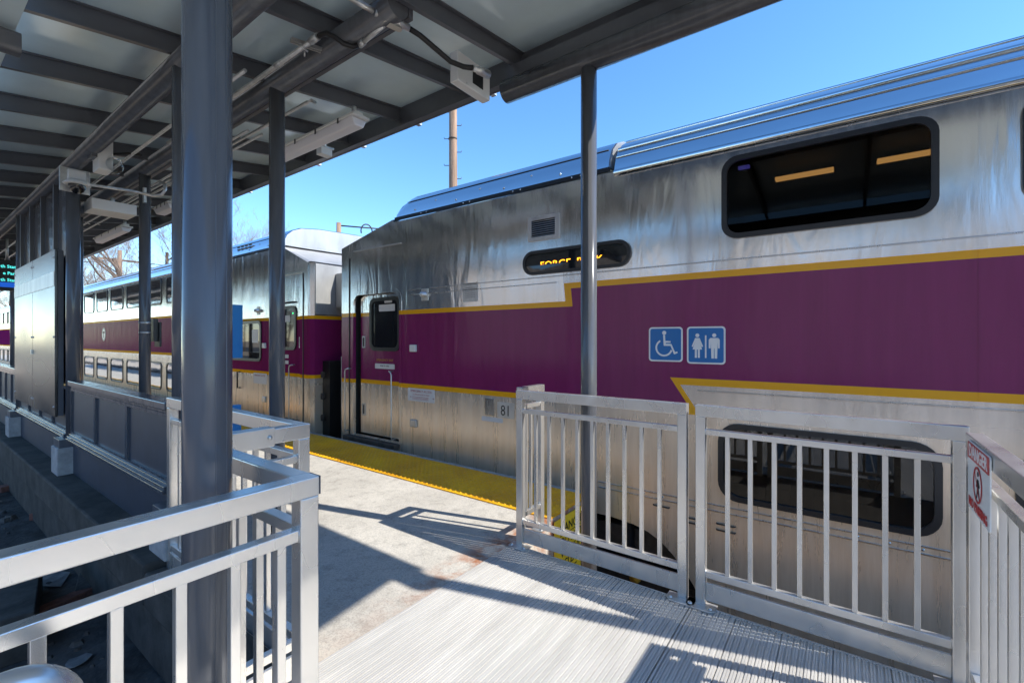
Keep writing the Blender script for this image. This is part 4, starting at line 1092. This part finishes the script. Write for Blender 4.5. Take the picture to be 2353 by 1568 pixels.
MB().tube([(TR, 9.35, .80), (3.95, 9.35, .80), (3.95, 9.35, .50), (TR, 9.35, .50)], .014, 8).build('grab_rail', 'black', c2)
y = 12.0
while y < 31.5:
    for z0, z1 in ((2.27, 2.93), (.17, .86)):
        wpane(c2, on_train(TR - .005), on_train(TR + .0), y + .02, y + 1.23, z0, z1, .12, .035, 'farpane', .02)
    y += 1.54
for z in (2.06, 1.0, 2.935, .05): MB().box(TR - .006, TR - .0005, 11.4, Y2E, z - .006, z + .006).build('seam', 'steel', c2)
em = MB().flat([circle(-18.6, 1.57, .20, 32)], on_train(TR - .002), .003).build('emblem', 'signwhite', c2)
e2 = MB(); e2.flat([circle(-18.6, 1.57, .185, 32), circle(-18.6, 1.57, .168, 32)], on_train(TR - .004), .001)
e2.flat([[(-18.71, 1.66), (-18.49, 1.66), (-18.49, 1.60), (-18.57, 1.60), (-18.57, 1.46), (-18.63, 1.46), (-18.63, 1.60), (-18.71, 1.60)]], on_train(TR - .004), .001)
e2.build('emblem_letter', 'ink', em)
MB().box(4.15, 6.9, 7.1, 32, -1.0, -.35).build('underframe', 'dark', c2)

# ---- third coach
c3 = thing('passenger_coach', 'third silver coach far down the platform, seen past the dark wall at the left edge', 'train coach', (XC, 46, -1.0))
c3['group'] = 'coaches of the train'
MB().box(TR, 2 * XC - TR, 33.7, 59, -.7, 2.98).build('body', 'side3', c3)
rf = MB(); strip(rf, roofprof(), 33.7, 59); rf.build('roof', 'roofsteel', c3)
for k in range(14):
    y = 36 + k * 1.54
    for z0, z1 in ((2.27, 2.93), (.17, .86)): wpane(c3, on_train(TR - .005), on_train(TR + .0), y, y + 1.26, z0, z1, .10, .05, 'farpane', .03)

# ------------------------------------------------------------------ utility poles, wires, trees
def upole(label, px_, d, top, r, arm=False, steps=False):
    r_ = _ray(px_, HYP); x, y = r_[0] * d, r_[1] * d
    t = thing('utility_pole', label, 'utility pole', (x, y, -1.25))
    MB().tube([(x, y, -1.25), (x + .02, y, top * .5), (x, y, top)], r, 14, radii=[r * 1.15, r, r * .82]).build('pole', 'wood', t)
    if arm: MB().box(x - 1.2, x + 1.2, y - .06, y + .06, top - .8, top - .66).build('crossarm', 'wood', t)
    if steps:
        for k in range(22):
            z = 1.0 + k * .45; s_ = 1 if k % 2 else -1
            MB().tube([(x + s_ * r * .8 * _c, y - s_ * r * .8 * _s, z), (x + s_ * (r + .14) * _c, y - s_ * (r + .14) * _s, z), (x + s_ * (r + .15) * _c, y - s_ * (r + .15) * _s, z + .05)], .012, 6).build('step_bolt', 'dark', t)
        for z in (6.05, 8.2): MB().tube([(x, y, z - .02), (x, y, z + .02)], r * 1.03, 14).build('band', 'dark', t)
    return (x, y, top)
pa = upole('weathered brown utility pole with step bolts standing behind the near coach', 1040, 15.5, 12.5, .145, steps=True)
pb = upole('utility pole with only its grey top showing above the gap between the coaches', 778, 34, 10.05, .20)
pc = upole('pale utility pole beyond the second coach, left of the strapped column', 275, 34, 8.0, .16, arm=True)
wr = thing('power_cable', 'pair of dark overhead cables with drip loops running from the pole top', 'cable', pb)
x0, y0, z0 = pb
cb1 = [Vector((x0, y0, z0 - .2)).lerp(Vector((x0 + 26, y0 - 8, z0 + 3.4)), k / 12) - Vector((0, 0, .6 * math.sin(math.pi * k / 12))) for k in range(13)]
cb2 = [v + Vector((0, 0, -.75)) for v in cb1]
MB().tube(cb1, .055, 6).build('upper_cable', 'ink', wr); MB().tube(cb2, .045, 6).build('lower_cable', 'ink', wr)
for q in (2.0, 3.4):
    ctr = Vector((x0 + q, y0 - q * .31, z0 - .35))
    MB().tube([ctr + Vector((.42 * math.cos(R(a)), -.13 * math.cos(R(a)), .55 * math.sin(R(a)))) for a in range(-20, 201, 20)], .05, 6).build('drip_loop', 'ink', wr)
MB().lathe([(0, .2), (.16, .1), (.16, -.1), (0, -.2)], (x0 + 3.9, y0 - 1.2, z0 - .65), 'z', 10).build('insulator', 'ink', wr)
w3 = thing('power_cable', 'thin overhead cable crossing the bare trees by the pale pole', 'cable', pc)
MB().tube([Vector((pc[0], pc[1], pc[2] - .7)), Vector((pc[0] + 10, pc[1] - 2, pc[2] - 1.2)), Vector((pc[0] + 22, pc[1] - 6, pc[2] - .6))], .03, 6).build('cable', 'ink', w3)
MB().tube([Vector((pc[0], pc[1], pc[2] - .7)), Vector((pc[0] - 6, pc[1] + 12, pc[2] - 1.0))], .03, 6).build('cable', 'ink', w3)

def tree_mesh(seed, h, spread_=1.0, levels=5, trunk_r=.22, twig=True):
    rnd = random.Random(seed); tr, tw = MB(), MB()
    def branch(p, d, L_, r, lv):
        n = 4 if lv < 2 else 3
        pts = [p]; rad = [r]; q = p.copy(); dd = d.copy()
        for i in range(n):
            dd = (dd + Vector((rnd.uniform(-1, 1), rnd.uniform(-1, 1), rnd.uniform(-.4, .8))) * (.12 if lv == 0 else .22)).normalized()
            q = q + dd * (L_ / n); pts.append(q.copy()); rad.append(r * (1 - .62 * (i + 1) / n))
        (tr if lv < 2 else tw).tube(pts, r, 8 if lv == 0 else (5 if lv < 3 else 3), cap=False, radii=rad)
        if lv >= levels: return
        k = {0: 9, 1: 6, 2: 5, 3: 5, 4: 4}.get(lv, 3)
        for j in range(k):
            f = (.28 + .72 * (j + rnd.random() * .6) / k) if lv == 0 else (.2 + .8 * (j + rnd.random()) / k)
            f = min(f, 1); seg = min(int(f * n), n - 1); b = pts[seg].lerp(pts[seg + 1], f * n - seg)
            ax = Vector((rnd.uniform(-1, 1), rnd.uniform(-1, 1), rnd.uniform(-.2, .4))).normalized()
            nd = (dd * .55 + ax * (.9 if lv == 0 else .75) * spread_ + Vector((0, 0, .22))).normalized()
            branch(b, nd, L_ * rnd.uniform(.42, .62), max(.0045, r * (1 - .6 * f) * .46), lv + 1)
    branch(Vector((0, 0, 0)), Vector((0, 0, 1)), h * .62, trunk_r, 0)
    return tr, tw
def tree(label, loc, seed, h, group='bare trees beyond the train', **k):
    t = thing('bare_tree', label, 'tree', (0, 0, 0), group)
    a, b = tree_mesh(seed, h, **k)
    a.build('trunk', 'bark', t, recalc=False); b.build('crown', 'twig', t, recalc=False)
    t.location = loc; ORI[t.name] = Vector(loc); return t
def ground_at(px_, d): r = _ray(px_, HYP); return (r[0] * d, r[1] * d, -1.25)
t1 = tree('bare tree with a thick trunk framed left of the strapped column', ground_at(312, 30), 3, 13, trunk_r=.30)
t2 = tree('bare spreading tree right of the strapped column behind the second coach', ground_at(395, 27), 11, 12.5, trunk_r=.2)
t3 = tree('bare brown tree left of the pale utility pole', ground_at(228, 36), 5, 10.5, trunk_r=.2)
dup(t2, ground_at(548, 30), 'bare tree whose twigs show between the two foreground columns', 2.1, .95)
dup(t3, ground_at(205, 44), 'bare tree just right of the column under the dome camera', 1.0, 1.05)
dup(t1, ground_at(18, 60), 'bare tree far beyond the coaches under the departure display', 2.4, 1.1)
dup(t3, ground_at(255, 52), 'bare distant tree behind the pale utility pole', 2.9, 1.2)
dup(t2, ground_at(60, 70), 'bare tree beyond the third coach, hidden mostly by the windscreen wall', .6, 1.2)
# unseen brown rise, added to keep pale sky out of the near coach's reflections
hl = MB(); nx, ny = 14, 60
def hz(i, j):
    t = i / nx; e = min(1, max(0, (70 - (-70 + j * 2.6)) / 25)) * min(1, j / 6)
    return -1.5 + e * (13 * math.sin(min(1, t * 1.5) * math.pi / 2) + 1.6 * math.sin(j * .9) * t + 1.1 * math.sin(j * 2.3 + i) * t)
hl.add([(-27 - i * 2.2 + random.uniform(-.5, .5), -70 + j * 2.6, hz(i, j)) for i in range(nx + 1) for j in range(ny + 1)], [(i * (ny + 1) + j, i * (ny + 1) + j + 1, (i + 1) * (ny + 1) + j + 1, (i + 1) * (ny + 1) + j) for i in range(nx) for j in range(ny)])
struct('unseen_hill', hl, 'hill')
# trees on the photographer's side, seen only as reflections in the coach windows
k = 0
for i in range(14):
    x = -30 - 9 * random.random(); y = -12 + i * 9 + random.uniform(-3, 3)
    n = dup((t1, t2, t3)[i % 3], (x, y, -1.25), 'bare tree across the car park, mirrored in the coach sides', random.uniform(0, 6), random.uniform(.85, 1.25))
    n['group'] = 'bare trees across the car park'
